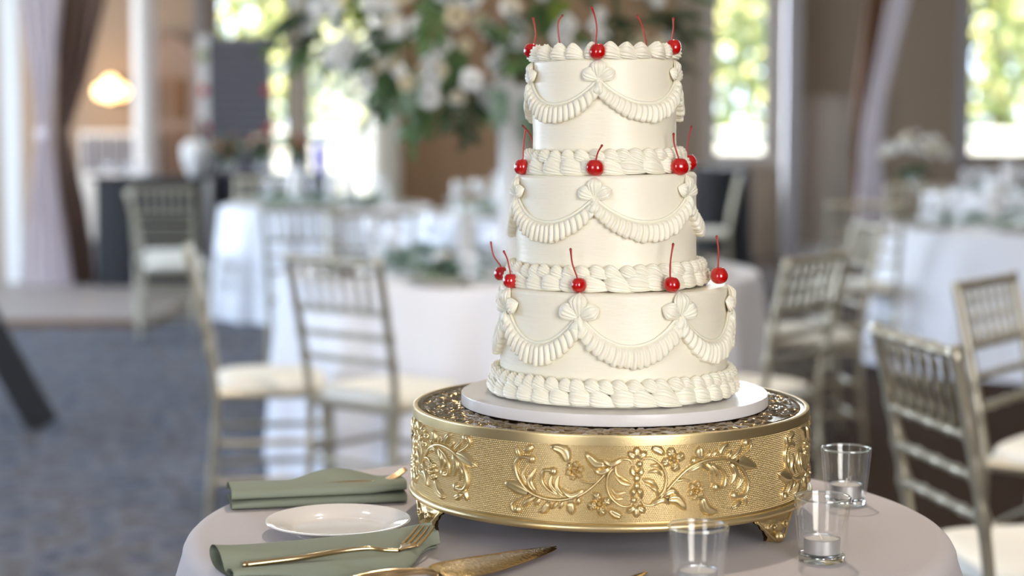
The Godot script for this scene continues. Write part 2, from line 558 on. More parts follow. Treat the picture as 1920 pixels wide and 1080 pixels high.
func outdoors() -> void:
	wall("ground", [[-60, 60, -0.3, -0.15, -120, -18.3]], M["grass"], "sunlit lawn outside the windows")
	var s := Sf.new()
	s.box(Vector3(0, 0.5, -30), Vector3(60, 1.3, 0.4), 0.02)
	s.box(Vector3(0, 1.18, -30), Vector3(60, 0.08, 0.6), 0.02)
	tag(obj("garden_wall", s, M["pavement"]), "low white sunlit garden wall outside the windows", "wall")
	var leaf := Sf.new().grid(func(a, b): return Vector3((a - 0.5) * sin(b * PI) * 0.6, 0.1 * sin(b * PI) + absf(a - 0.5) * 0.08, b - 0.5), 2, 4).mesh()
	for q in [[-5.4, -40, 9.0, 3.4, "sunlit leafy tree outside, seen above the dark grey louvred panel"], [-3.0, -35, 6.5, 2.4, "sunlit leafy tree outside the tall window left of the cream column"],
		[3.6, -36, 8.5, 3.0, "nearer sunlit tree outside the narrow window right of the cake"], [6.2, -39, 9.0, 3.2, "farther sunlit tree outside the narrow window, right of the nearer one"],
		[9.5, -36, 8.0, 3.0, "nearer sunlit tree outside the window at the right picture edge"], [12.5, -40, 9.0, 3.4, "farther sunlit tree outside the window at the right picture edge"]]:
		var t := thing("garden_tree", q[4], "tree", Vector3(q[0], -0.15, q[1]), 0, "trees outside the windows")
		obj("trunk", Sf.new().tube([Vector3(0, 0, 0), Vector3(0.1, q[2] * 0.3, 0), Vector3(-0.05, q[2] * 0.7, 0.1)], [0.22, 0.16, 0.06], 8), M["bark"], t)
		var xf := []
		for k in 2300:
			var d := Vector3(rng.randfn(), rng.randfn(), rng.randfn()).normalized() * pow(rng.randf(), 0.45)
			var c := Vector3(d.x * q[3] * 0.8, q[2] * 0.52 + d.y * q[2] * 0.46, d.z * q[3] * 0.8)
			xf.append(Transform3D(Basis.from_euler(Vector3(rn(-1.5, 1.5), rn(0, TAU), rn(-1.0, 1.0))) * rn(0.2, 0.42), c))
		scatter("foliage", leaf, M["tree leaf"], xf, t)

# ---------------------------------------------------------------- cake table
func cloth(R: float, H: float, flare: float, folds: int, amp: float, edge: float, sd: int) -> Sf:
	var f := FastNoiseLite.new()
	f.seed = sd
	f.frequency = 1.0
	var rows := []
	for k in 15: rows.append([0, 1.0 - k / 14.0]) # drop fraction from 1 (hem) to 0 (edge)
	for k in 5: rows.append([1, (k + 1) / 5.0])
	for k in 8: rows.append([2, 1.0 - (k + 1) / 8.0])
	var m := rows.size() - 1
	return Sf.new().grid(func(a, b):
		var w = rows[roundi(b * m)]
		var th: float = a * TAU
		var dir := Vector3(sin(th), 0, cos(th))
		if w[0] == 2:
			return dir * ((R - edge) * w[1]) + Vector3(0, H, 0)
		if w[0] == 1:
			var q: float = w[1] * PI / 2
			return dir * (R - edge + edge * cos(q)) + Vector3(0, H - edge + edge * sin(q), 0)
		var d: float = w[1]
		var wav := sin(th * folds + 1.6 * f.get_noise_2d(dir.x * 1.5, dir.z * 1.5)) + 0.5 * sin(th * (folds * 2 - 3) + 2.0)
		var r: float = R + flare * pow(d, 0.8) + amp * pow(d, 0.6) * (wav + 0.2)
		return dir * r + Vector3(0, lerpf(H - edge, 0.004, d), 0), 192, m, true)

func cake_table() -> void:
	var t := thing("round_table", "small round table under the grey linen cloth carrying the cake", "table", Vector3(TABLE.x, 0, TABLE.z))
	obj("tabletop", Sf.new().lathe([Vector2(0.0001, 0.855), Vector2(0.41, 0.855), Vector2(0.42, 0.865), Vector2(0.42, 0.88), Vector2(0.41, 0.887), Vector2(0.0001, 0.887)], 64), M["door wood"], t)
	obj("pedestal", Sf.new().lathe([Vector2(0.045, 0.03), Vector2(0.035, 0.1), Vector2(0.035, 0.855)], 24), M["black metal"], t)
	obj("base", Sf.new().lathe([Vector2(0.25, 0.0), Vector2(0.25, 0.015), Vector2(0.06, 0.04), Vector2(0.0001, 0.04)], 40), M["black metal"], t)
	var c := obj("tablecloth", cloth(0.432, 0.89, 0.16, 9, 0.012, 0.022, 3), M["grey linen"])
	c.position = Vector3(TABLE.x, 0, TABLE.z)
	tag(c, "warm grey linen cloth on the small round table carrying the cake", "tablecloth")

# ---------------------------------------------------------------- cake stand
const RS := 0.2285
func bend(a: float, h: float, z: float) -> Vector3: # arc length, height, proud of the drum
	var th := a / RS
	return Vector3((RS - 0.001 + z) * sin(th), h, (RS - 0.001 + z) * cos(th))

# a domed ribbon along a curve on the drum
func ribbon(p: Array, w: float, kind: String) -> Sf:
	var q := smooth_curve(p, 6)
	var m := q.size() - 1
	return Sf.new().grid(func(u, b):
		var k := roundi(b * m)
		var d: Vector2 = (q[mini(k + 1, m)] - q[maxi(k - 1, 0)]).normalized()
		var nn := Vector2(d.y, -d.x)
		var x: float = u * 2 - 1
		var ww := w
		var z: float
		if kind == "L":
			ww = w * pow(sin(PI * clampf(0.12 + b * 0.88, 0, 1)), 0.75) + 0.0001
			z = (1 - x * x) * minf(ww * 0.62, 0.0048) - exp(-x * x * 26) * 0.0016 * minf(1.0, ww / 0.004)
		else:
			ww = w * (0.55 + 0.45 * b) if w > 0.0034 else w
			z = sqrt(maxf(1 - x * x, 0)) * ww * 0.75
		var c: Vector2 = q[k] + nn * (x * ww * 0.5)
		return bend(c.x, c.y, z), 8, m)

func dome(c: Vector2, r: float, hh: float) -> Sf:
	return Sf.new().grid(func(u, b):
		var rr: float = r * cos(b * PI / 2)
		return bend(c.x + rr * cos(u * TAU), c.y + rr * sin(u * TAU), hh * sin(b * PI / 2)), 14, 5, true)

func flower_relief(c: Vector2, r: float, petals: int) -> Sf:
	var s := Sf.new()
	for k in petals:
		var an := TAU * k / petals + 0.3
		var dir := Vector2(cos(an), sin(an))
		var pc := c + dir * r * 0.62
		var pr := r * (0.44 if petals == 4 else 0.36)
		s.grid(func(u, b):
			var g: float = u * TAU
			var rr: float = pr * cos(b * PI / 2) * (1 + 0.25 * maxf(0, cos(g)) * (1.0 if petals == 4 else 0.3))
			var o := dir * cos(g) * rr + Vector2(-dir.y, dir.x) * sin(g) * rr
			return bend(pc.x + o.x, pc.y + o.y, 0.0042 * sin(b * PI / 2) - 0.0009 * cos(g * 5) * sin(b * PI)), 18, 4, true)
	s.add(dome(c, r * 0.22, 0.0058), Transform3D.IDENTITY)
	return s

func cake_stand() -> void:
	var t := thing("cake_stand", "round embossed gold cake stand on scrolled feet under the white cake", "cake stand", STAND)
	var g: Material = M["gold"]
	obj("drum", Sf.new().lathe([Vector2(0.2275, 0.030), Vector2(RS - 0.001, 0.036), Vector2(RS - 0.001, 0.1205)], 180), g, t)
	var drum: Node3D = t.get_node("drum")
	obj("rim_band", Sf.new().lathe([Vector2(RS - 0.002, 0.1185), Vector2(RS + 0.0006, 0.1192), Vector2(RS + 0.0006, 0.1285), Vector2(RS + 0.0002, 0.1298), Vector2(RS - 0.002, 0.1304), Vector2(RS - 0.005, 0.1300)], 180), g, t)
	obj("top_plate", Sf.new().lathe([Vector2(RS - 0.004, 0.1300), Vector2(RS - 0.007, 0.1287), Vector2(RS - 0.012, 0.1285), Vector2(0.0001, 0.1285)], 120), M["old gold"], t)
	var fl := Sf.new()
	var ring := []
	for k in 13: ring.append(Vector2(0.2296 + 0.0045 * sin(k * TAU / 12), 0.0325 - 0.0045 * cos(k * TAU / 12)))
	fl.lathe(ring, 180)
	obj("base_ring", fl, g, t)
	obj("underside", Sf.new().lathe([Vector2(0.0001, 0.0285), Vector2(0.228, 0.0285), Vector2(0.229, 0.030)], 90), M["old gold"], t)
	# hex grid of little beads
	var bead := Sf.new().grid(func(u, b):
		return Vector3(0.00094 * cos(b * PI / 2) * sin(u * TAU), 0.00094 * cos(b * PI / 2) * cos(u * TAU), 0.0008 * sin(b * PI / 2)), 6, 2, true, true).mesh()
	var xf := []
	var cnt := 600
	for row in 40:
		for k in cnt:
			var th := (k + 0.5 * (row % 2)) * TAU / cnt
			xf.append(Transform3D(Basis(Vector3.UP, th), Vector3((RS - 0.001) * sin(th), 0.0395 + row * 0.00202, (RS - 0.001) * cos(th))))
	scatter("bead_ground", bead, g, xf, drum)
	# embossed scrolls: half a motif, the other half is the same turned half round
	var E := [
	["V", 4.4, [5, -20, 8, -25, 17, -25, 28, -15, 41, 0, 57, 14, 77, 21, 96, 21, 114, 15, 127, 1, 131, -14, 125, -23, 113, -23]],
	["V", 3.7, [4, 20, 7, 26, 16, 26, 26, 18, 31, 6, 30, -7, 25, -15]],
	["B", 4.1, [112, -22]], ["B", 3.2, [3, 20]],
	["L", 7.5, [0, 28, 0, 40]], ["L", 6.6, [-1, 27, -10, 34]], ["L", 6.6, [1, 27, 11, 34]],
	["L", 5.8, [0, 9, -4, 11, -5, 19]], ["L", 5.8, [1, 9, 4, 11, 5, 18]], ["L", 6.1, [0, 0, 0, 10]],
	["L", 4.1, [6, 3, 16, 0, 24, -9]], ["L", 3.6, [12, 11, 21, 12, 27, 6]], ["L", 3.4, [14, 18, 21, 18, 27, 12]],
	["L", 3.6, [14, -5, 21, -10, 22, -19]], ["L", 2.9, [8, -1, 15, -5, 19, -12]],
	["F4", 15.8, [39, 24]], ["F5", 14.3, [65, -12]],
	["L", 8.0, [16, 38, 23, 35, 30, 29]], ["L", 9.0, [69, 23, 68, 38]], ["L", 4.9, [59, 18, 63, 27]],
	["L", 4.1, [77, 24, 82, 32]], ["L", 4.1, [83, 25, 91, 33]], ["L", 7.3, [93, 25, 97, 33, 105, 38]],
	["L", 4.9, [102, 22, 109, 30]], ["L", 5.3, [108, 20, 117, 27, 123, 34]],
	["V", 4.1, [114, 17, 127, 24, 135, 31, 133, 38, 127, 37]], ["B", 3.9, [128, 36]],
	["L", 12.2, [116, 16, 129, 12, 145, 6]],
	["V", 4.4, [80, 17, 92, 12, 100, 2, 98, -10, 88, -11]], ["B", 4.1, [88, -10]],
	["L", 5.3, [77, 17, 84, 7, 82, -6]], ["L", 4.9, [83, 15, 91, 5, 89, -6]], ["L", 6.1, [56, 10, 69, 16, 80, 8]],
	["L", 7.3, [107, 14, 114, 3, 107, -12]], ["L", 4.4, [117, 5, 122, -4, 116, -16]],
	["L", 6.8, [110, -36, 123, -29]], ["L", 5.3, [126, -23, 130, -36]], ["L", 10.9, [72, -22, 78, -34, 92, -38]],
	["V", 2.7, [43, 0, 50, 1, 58, -1]],
	["L", 6.8, [28, -16, 37, -11, 46, -16]], ["L", 6.1, [15, -26, 27, -20, 36, -26]], ["L", 10.2, [34, -20, 44, -21, 54, -34]],
	]
	for e in E:
		for sgn in [1.0, -1.0]:
			var pts := []
			for k in range(0, e[2].size(), 2):
				pts.append(Vector2(sgn * e[2][k] * 0.001, 0.081 + sgn * e[2][k + 1] * 0.00095))
			var w: float = e[1] * (0.00132 if e[0] == "L" else 0.00122)
			var s: Sf
			var nm := "vine"
			if e[0] == "B":
				s = dome(pts[0], w, w * 0.9); nm = "scroll_end"
			elif e[0] == "F4" or e[0] == "F5":
				s = flower_relief(pts[0], w * 0.62, 4 if e[0] == "F4" else 6); nm = "flower"
			else:
				s = ribbon(pts, w, e[0])
				if e[0] == "L": nm = "leaf"
			var me := s.mesh()
			for k in 4:
				var o := obj(nm, me, g, drum)
				o.rotation.y = deg_to_rad(3.97 + 82.0 * (k - 1))
	# raised foliage of the top plate
	var lf := Sf.new().grid(func(a, b):
		var x: float = a * 2 - 1
		var w: float = 0.0042 * pow(sin(PI * clampf(b * 0.9 + 0.1, 0, 1)), 0.7)
		return Vector3(x * w + 0.004 * b * b, 0.0019 * (1 - x * x) * sin(PI * b) - 0.0006 * exp(-x * x * 20), (b - 0.5) * 0.02), 6, 6, false, true).mesh()
	xf = []
	for k in 900:
		var r := rn(0.165, 0.213)
		var th := rn(0, TAU)
		xf.append(Transform3D(Basis(Vector3.UP, rn(0, TAU)) * rn(0.6, 1.25), Vector3(r * sin(th), 0.1284, r * cos(th))))
	scatter("leaf_relief", lf, M["old gold"], xf, t.get_node("top_plate"))
	xf = []
	for k in 360:
		var th := k * TAU / 360
		xf.append(Transform3D(Basis(Vector3.UP, th) * Basis(Vector3.RIGHT, -PI / 2) * 1.3, Vector3(0.2178 * sin(th), 0.1285, 0.2178 * cos(th))))
	scatter("bead_edge", bead, M["old gold"], xf, t.get_node("top_plate"))
	# three feet
	for an in [0.85, -1.14, 2.95]:
		var f := Node3D.new()
		f.name = "foot"
		t.add_child(f, true)
		f.rotation.y = an
		obj("bracket", Sf.new().grid(func(u, b):
			var x: float = u * 2 - 1
			var w := lerpf(0.0075, 0.040, pow(b, 1.25)) * (1 + 0.05 * sin(b * 24))
			var zz: float = 0.2245 + 0.008 * sin(b * PI * 0.8) - 0.006 * x * x + 0.0035 * (1 - b)
			return Vector3(x * w, 0.0005 + 0.0295 * b, zz + 0.0012 * sin(b * 9 + absf(x) * 6)), 16, 16), g, f)
		obj("bracket_back", Sf.new().grid(func(u, b):
			var x: float = u * 2 - 1
			var w := lerpf(0.0075, 0.040, pow(b, 1.25)) * (1 + 0.05 * sin(b * 24))
			return Vector3(x * w, 0.0005 + 0.0295 * b, 0.2245 + 0.006 * sin(b * PI * 0.8) - 0.006 * x * x - 0.004 * (1 - x * x)), 16, 12, false, true), M["old gold"], f)
		for s in [-1, 1]:
			var sp := []
			for k in 16:
				var q := k * 0.5
				var r := 0.0048 * (1 - k / 18.0)
				sp.append(Vector3(s * (0.0105 + 1.3 * r * cos(q)), 0.019 + r * sin(q), 0.2335 + 0.0006 * k * 0.3))
			obj("scroll", Sf.new().tube(sp, [0.0013], 6), g, f)
			sp = []
			for k in 8: sp.append(Vector3(s * (0.034 - 0.0037 * k), 0.0275 - 0.0034 * k, 0.2275 + 0.001 * k))
			obj("scroll", Sf.new().tube(sp, [0.0018, 0.0014, 0.0018, 0.0014, 0.0018, 0.0014, 0.0018, 0.0014], 6), g, f)
		obj("toe", Sf.new().grid(func(u, b):
			var ph: float = (b - 0.5) * PI
			var r := 0.0068 * cos(ph) * (1 + 0.12 * cos(u * TAU * 5))
			return Vector3(r * sin(u * TAU), 0.0068 + 0.0066 * sin(ph), 0.2325 + r * cos(u * TAU)), 30, 10, true), g, f)
	# the cake board
	var b := tag(obj("cake_board", Sf.new().lathe([Vector2(0.0001, 0.0), Vector2(0.1768, 0.0), Vector2(0.1775, 0.0008), Vector2(0.1775, 0.0122), Vector2(0.1768, 0.0130), Vector2(0.0001, 0.0130)], 160), M["board"]), "round white cake board between the gold stand and the cake", "cake board")
	b.position = STAND + Vector3(0.0045, 0.1306, 0)

# ---------------------------------------------------------------- cake
# a piped shell: fat head at z = 0, tail towards +z, ribs along it; rests on y = 0
func shell(l: float, w: float, h: float, ribs: int, twist: float, sd: int) -> Sf:
	var r := RandomNumberGenerator.new()
	r.seed = sd
	var j := r.randf_range(0.92, 1.08)
	return Sf.new().grid(func(u, b):
		var s: float = pow(sin(PI * 0.5 * minf(b / 0.32, 1.0)), 0.75) * (1.0 - 0.8 * pow(maxf(0.0, (b - 0.32) / 0.68), 1.5)) + 0.004 # girth along the shell
		var th: float = u * TAU
		var rib := 1.0 - 0.22 * pow(absf(cos(0.5 * ribs * th + b * twist)), 3.0) * smoothstep(0.0, 0.18, b)
		var c := Vector3(cos(th) * w * s * rib * 0.5, (0.5 + 0.5 * sin(th) * rib) * h * (s * 0.92 + 0.02) * j, (b - 0.35) * l)
		c.y += 0.12 * h * sin(PI * b)
		return c, ribs * 6, 14, true, true)

func tier(t: Node3D, R: float, y0: float, y1: float, off: Vector3, tilt: float) -> Node3D:
	var e := 0.0045
	var pr := [Vector2(0.0001, y0), Vector2(R, y0)]
	for k in 9: pr.append(Vector2(R * (1.0 + 0.004 * sin(k * 1.7)), lerpf(y0, y1 - e, k / 8.0)))
	for k in 5: pr.append(Vector2(R - e + e * cos((k + 1) * PI / 10), y1 - e + e * sin((k + 1) * PI / 10)))
	pr.append(Vector2(0.0001, y1))
	var o := obj("tier", Sf.new().lathe(pr, 96), M["buttercream smooth"], t)
	o.position = off
	o.rotation.z = tilt
	return o

func shell_ring(t: Node3D, meshes: Array, n: int, r: float, y: float, lean: float, out: float, roll: float) -> void:
	for k in n:
		var o := obj("shell", meshes[k % meshes.size()], M["buttercream"], t)
		var th := (k + rn(-0.12, 0.12)) * TAU / n
		var nrm := Vector3(sin(th), 0, cos(th))
		var tan_ := Vector3(cos(th), 0, -sin(th))
		# the shell lies along the rim, its back turned out and up
		var up := (nrm * cos(out) + Vector3.UP * sin(out)).normalized()
		var axis := tan_.rotated(up, -lean + rn(-0.09, 0.09)).normalized()
		var x := up.cross(axis).normalized()
		o.transform = Transform3D(Basis(x, up, axis) * (rn(0.95, 1.05)), nrm * r + Vector3(0, y + rn(-0.0004, 0.0004), 0))

func swag(t: Node3D, R: float, a0: float, a1: float, ytop: float, drop: float, wid: float, sd: int) -> void:
	var nf := maxi(11, roundi((a1 - a0) * R / 0.0058))
	var r := RandomNumberGenerator.new()
	r.seed = sd
	var ph := []
	for k in nf + 3: ph.append(r.randf_range(-0.22, 0.22))
	var line := func(s: float) -> Vector2: # angle * R, y
		return Vector2(lerpf(a0, a1, s) * R, ytop - drop * (1 - pow(absf(2 * s - 1), 2.1)))
	var pos := func(p: Vector2, z: float) -> Vector3:
		return Vector3((R + z) * sin(p.x / R), p.y, (R + z) * cos(p.x / R))
	obj("ruffle", Sf.new().grid(func(u, b):
		var s: float = u
		var c: Vector2 = line.call(s)
		var d: Vector2 = (line.call(minf(s + 0.01, 1)) - line.call(maxf(s - 0.01, 0))).normalized()
		var dn := (Vector2(d.y, -d.x) * 0.62 + Vector2(0, -0.38)).normalized()
		var f: float = s * nf
		var k := floori(f)
		var fr := f - k
		var fold: float = pow(sin(PI * fr), 0.7) * (1 + ph[k])
		var across := minf(b / 0.86, 1.0)
		var w: float = wid * (0.62 + 0.38 * sin(PI * s)) * (1 + 0.10 * fold + 0.5 * ph[k] * 0.3)
		var bulge: float = 0.0022 + 0.0042 * sin(PI * minf(across * 0.62 + 0.12, 1.0)) + 0.0034 * fold * smoothstep(0.0, 0.25, across)
		var p: Vector2 = c + dn * (w * across) + d * (0.0016 * sin(across * PI) - 0.0012 * across)
		if b > 0.86:
			p -= dn * 0.0015 * (b - 0.86) / 0.14
			bulge = lerpf(bulge, -0.001, (b - 0.86) / 0.14)
		if b == 0.0: bulge = -0.001
		return pos.call(p, bulge), nf * 8, 10, false, true), M["buttercream"], t)
	var pts := []
	for k in 41:
		pts.append(pos.call(line.call(k / 40.0) + Vector2(0, 0.0004 * r.randf()), 0.0018))
	obj("string", Sf.new().tube(pts, [0.0017], 8), M["buttercream"], t)

func fleur(t: Node3D, mesh: Mesh, R: float, a: float, y: float, sc: float) -> void:
	var o := obj("fleur", mesh, M["buttercream"], t)
	o.transform = Transform3D(Basis(Vector3.UP, a) * sc, Vector3((R - 0.0005) * sin(a), y, (R - 0.0005) * cos(a)))

func cake() -> void:
	var t := thing("wedding_cake", "three-tier ivory buttercream cake with piped swags on the white board", "cake", STAND + Vector3(0, 0.1436, 0))
	var y0 := 0.1436
	var big := []
	var small := []
	var rim := []
	for k in 3:
		big.append(shell(0.0390, 0.0205, 0.0130, 13, 1.6, k).mesh())
		small.append(shell(0.0285, 0.0158, 0.0108, 12, 1.9, k + 5).mesh())
		rim.append(shell(0.027, 0.0205, 0.0145, 12, 4.2, k + 9).mesh())
	var lobe := shell(0.027, 0.0190, 0.0095, 11, 0.4, 3)
	var fs := Sf.new()
	for q in [[0.0, 1.0, 0.0], [1.12, 0.92, 0.0], [-1.12, 0.92, 0.0]]:
		var up := Vector3(0, 0, 1)
		var ax := Vector3(sin(q[0]), -cos(q[0]), 0) * 1.0
		fs.add(lobe, Transform3D(Basis(up.cross(ax), up, ax) * q[1], -ax * 0.0150 * q[1] + Vector3(0, -0.0055, 0)))
	fs.add(shell(0.012, 0.0085, 0.006, 8, 0.5, 2), Transform3D(Basis(Vector3(0, 0, 1).cross(Vector3(0, -1, 0)), Vector3(0, 0, 1), Vector3(0, -1, 0)), Vector3(0, -0.0085, 0.0015)))
	var fm := fs.mesh()
	# bottom tier
	var b := tier(t, 0.1313, 0.0, 0.2686 - y0, Vector3(0.0032, 0, 0), 0.0)
	shell_ring(b, big, 37, 0.1345, 0.0106, 0.24, 0.25, 0)
	shell_ring(b, small, 55, 0.1322, 0.0230, 0.45, 0.35, 0)
	var bt := 0.2686 - y0
	var an := [-112.0, -66.0, -19.5, 30.0, 79.0, 124.0, 168.0, 212.0, 248.0]
	for k in 8:
		swag(b, 0.1313, deg_to_rad(an[k]), deg_to_rad(an[k + 1]), bt - 0.0225, 0.0345, 0.0235, k)
		fleur(b, fm, 0.1313, deg_to_rad(an[k]), bt - 0.0200, 1.12)
	# middle tier
	var m := tier(t, 0.1039, 0.2686 - y0, 0.3964 - y0, Vector3(-0.0035, 0, 0), 0.012)
	shell_ring(m, big, 29, 0.1075, bt + 0.0085, 0.24, 0.25, 0)
	shell_ring(m, small, 43, 0.1053, bt + 0.0205, 0.45, 0.35, 0)
	var mt := 0.3964 - y0
	an = [-73.5, -9.5, 57.0, 114.0, 171.0, 229.0, 286.5]
	for k in 6:
		swag(m, 0.1039, deg_to_rad(an[k]), deg_to_rad(an[k + 1]), mt - 0.024, 0.0275, 0.0215, 20 + k)
		fleur(m, fm, 0.1039, deg_to_rad(an[k]), mt - 0.0190, 0.92)
	# top tier
	var p := tier(t, 0.0822, 0.3964 - y0, 0.5254 - y0, Vector3(-0.0045, 0, 0), 0.012)
	shell_ring(p, big, 24, 0.0858, mt + 0.0082, 0.26, 0.25, 0)
	shell_ring(p, small, 35, 0.0836, mt + 0.0195, 0.45, 0.35, 0)
	var tt := 0.5254 - y0
	shell_ring(p, rim, 25, 0.0735, tt + 0.0045, 0.35, 0.42, 0)
	an = [-80.0, -7.0, 71.0, 137.0, 208.0, 280.0]
	for k in 5:
		swag(p, 0.0822, deg_to_rad(an[k]), deg_to_rad(an[k + 1]), tt - 0.0235, 0.027, 0.0205, 40 + k)
		fleur(p, fm, 0.0822, deg_to_rad(an[k]), tt - 0.0185, 0.90)

func cherries() -> void:
	var C := [
	[0.0231, 1.4254, -2.0930, 0.0091, [2, 9, 4, 20, 1, 37], "leftmost cherry on the top tier, its fruit partly behind piped cream"],
	[0.0569, 1.4253, -2.1534, 0.0088, [-1, 9, -3, 27, -2, 37, 2, 43], "cherry at the back left of the top tier, only its stem showing"],
	[0.0937, 1.4218, -2.0140, 0.0094, [-2, 9, -1, 24, -3, 38, -7, 48], "cherry with the tallest stem at the front of the top tier"],
	[0.1576, 1.4241, -2.1550, 0.0094, [0, 9, -5, 32, -11, 44], "cherry at the back right of the top tier with a left-leaning stem"],
	[0.1815, 1.4288, -2.0707, 0.0093, [-1, 9, 0, 20, 0, 32], "rightmost cherry on the top tier with a straight stem"],
	[0.0114, 1.2943, -2.0715, 0.0094, [1, 10, 2, 28, 4, 42], "leftmost cherry on the middle tier ledge above the left fleur"],
	[0.0277, 1.2961, -2.1567, 0.0094, [-3, 24, -7, 35, -15, 44], "cherry behind the left of the middle tier, only its bent stem showing"],
	[0.0912, 1.2949, -2.0018, 0.0096, [1, 9, 3, 17, 7, 24], "cherry with a short right-leaning stem at the front of the middle tier"],
	[0.1866, 1.2953, -2.0356, 0.0101, [-1, 9, -6, 25, -7, 36], "front cherry of the pair at the right of the middle tier ledge"],
	[0.2052, 1.2979, -2.1309, 0.0100, [-1, 9, 0, 24, 4, 41], "rear cherry of the pair at the right of the middle tier ledge"],
	[-0.0125, 1.1694, -2.1150, 0.0087, [-1, 9, -9, 21, -12, 36], "rear cherry of the touching pair at the left of the bottom tier"],
	[-0.0012, 1.1664, -2.0486, 0.0088, [-1, 10, -4, 24, -8, 33], "front cherry of the touching pair at the left of the bottom tier"],
	[0.0728, 1.1676, -1.9821, 0.0087, [-2, 9, -7, 23, -9, 39], "cherry with a left-curving stem at the front left of the bottom tier ledge"],
	[0.1751, 1.1677, -1.9882, 0.0088, [-2, 9, -2, 25, 1, 44], "cherry with a knobbed upright stem, front right of the bottom tier"],
	[0.2337, 1.1722, -2.0524, 0.0099, [-1, 8, -1, 28, -3, 44], "cherry alone at the right end of the bottom tier ledge"],
	]
	var n := 0
	for c in C:
		var t := thing("cherry", "glossy red " + c[5], "cherry", Vector3(c[0], c[1], c[2]), 0, "cocktail cherries on the cake")
		var r: float = c[3]
		var r2 := RandomNumberGenerator.new()
		r2.seed = 100 + n
		var w1 := r2.randf_range(0, TAU)
		obj("fruit", Sf.new().grid(func(u, b):
			var ph: float = (b - 0.5) * PI
			var th: float = u * TAU
			var k := r * cos(ph) * (1.0 + 0.05 * cos(th * 2 + w1) + 0.03 * sin(th * 3 + w1 * 2)) * (1.0 - 0.07 * sin(ph))
			var y := r * 1.04 * sin(ph) - (r * 0.34 * exp(-pow((b - 1.0) / 0.11, 2))) + r * 0.10 * exp(-pow(b / 0.08, 2)) + r * 0.05 * sin(th + w1) * cos(ph)
			return Vector3(k * sin(th), y, k * cos(th)), 32, 22, true), M["cherry red"], t)
		var pts := [Vector3(c[4][0] * 0.0005, r * 0.55, 0)]
		for k in range(0, c[4].size(), 2):
			pts.append(Vector3(c[4][k] * 0.001, c[4][k + 1] * 0.001, rn(-0.001, 0.001) * k))
		var q := smooth_curve(pts, 5)
		var rad := []
		for k in q.size(): rad.append(0.0009 + 0.0005 * pow(1 - float(k) / q.size(), 6) + 0.0007 * pow(float(k) / (q.size() - 1), 14))
		var s := obj("stem", Sf.new().tube(q, rad, 8), M["stem red"], t)
		var e: Vector3 = q[-1]
		obj("stem_tip", Sf.new().grid(func(u, b):
			var ph: float = (b - 0.5) * PI
			return e + Vector3(0.0013 * cos(ph) * sin(u * TAU), 0.0015 * sin(ph), 0.0013 * cos(ph) * cos(u * TAU)), 8, 6, true), M["stem tip"], s)
		n += 1

# ---------------------------------------------------------------- tableware
func votive(at: Vector3, label: String, clabel: String, wick_lean: float) -> void:
	var g := thing("votive_glass", label, "candle holder", at)
	obj("tumbler", Sf.new().lathe([Vector2(0.0001, 0.0), Vector2(0.0225, 0.0), Vector2(0.0238, 0.0015), Vector2(0.0250, 0.018), Vector2(0.0278, 0.045), Vector2(0.0296, 0.0665), Vector2(0.0292, 0.0678), Vector2(0.0282, 0.0680), Vector2(0.0274, 0.0670), Vector2(0.0250, 0.045), Vector2(0.0228, 0.018), Vector2(0.0214, 0.010), Vector2(0.0195, 0.0085), Vector2(0.0001, 0.008)], 64), M["votive pane"], g)
	obj("base", Sf.new().lathe([Vector2(0.0001, 0.0003), Vector2(0.0222, 0.0003), Vector2(0.0236, 0.0018), Vector2(0.0240, 0.0070), Vector2(0.0205, 0.0079), Vector2(0.0001, 0.0078)], 48), M["glass"], g)
	var lip := []
	for k in 13: lip.append(Vector2(0.0285 + 0.0012 * sin(k * TAU / 12), 0.0672 - 0.0011 * cos(k * TAU / 12)))
	obj("rim", Sf.new().lathe(lip, 64), M["glass"], g)
	var c := thing("tealight", clabel, "candle", at + Vector3(0, 0.0087, 0))
	obj("foil_cup", Sf.new().lathe([Vector2(0.0001, 0.0), Vector2(0.0183, 0.0), Vector2(0.0189, 0.0008), Vector2(0.0189, 0.0148), Vector2(0.0193, 0.0155), Vector2(0.0188, 0.0160), Vector2(0.0184, 0.0152), Vector2(0.0184, 0.012)], 48), M["foil"], c)
	obj("wax", Sf.new().lathe([Vector2(0.0184, 0.0125), Vector2(0.0182, 0.0138), Vector2(0.006, 0.0130), Vector2(0.0001, 0.0136)], 40), M["wax"], c)
	obj("wick", Sf.new().tube([Vector3(0, 0.013, 0), Vector3(wick_lean * 0.4, 0.018, 0.001), Vector3(wick_lean, 0.0225, 0.002)], [0.0007], 6), M["wick"], c)

# a folded cloth: a cross-section path (w towards the viewer, z up) swept along an axis
func folded(sections: Callable, n_len: int, thick: float, origin: Vector3, u: Vector3, w: Vector3) -> Sf:
	var s := Sf.new()
	var rows := []
	for k in n_len + 1:
		var t := float(k) / n_len
		var sec = sections.call(t)
		var p := smooth_curve(sec[0], 5)
		var ring := []
		var m := p.size()
		for j in m:
			var d: Vector2 = (p[mini(j + 1, m - 1)] - p[maxi(j - 1, 0)]).normalized()
			ring.append(p[j] + Vector2(-d.y, d.x) * thick * 0.5)
		for j in m:
			var q := m - 1 - j
			var d: Vector2 = (p[mini(q + 1, m - 1)] - p[maxi(q - 1, 0)]).normalized()
			ring.append(p[q] - Vector2(-d.y, d.x) * thick * 0.5)
		ring.append(ring[0])
		rows.append([ring, sec[1]])
	var cnt: int = rows[0][0].size() - 1
	s.grid(func(a, b):
		var row = rows[roundi(b * n_len)]
		var q: Vector2 = row[0][roundi(a * cnt)]
		return origin + u * row[1] + w * q.x + Vector3(0, maxf(q.y, 0.0004), 0), cnt, n_len, true, true)
	return s

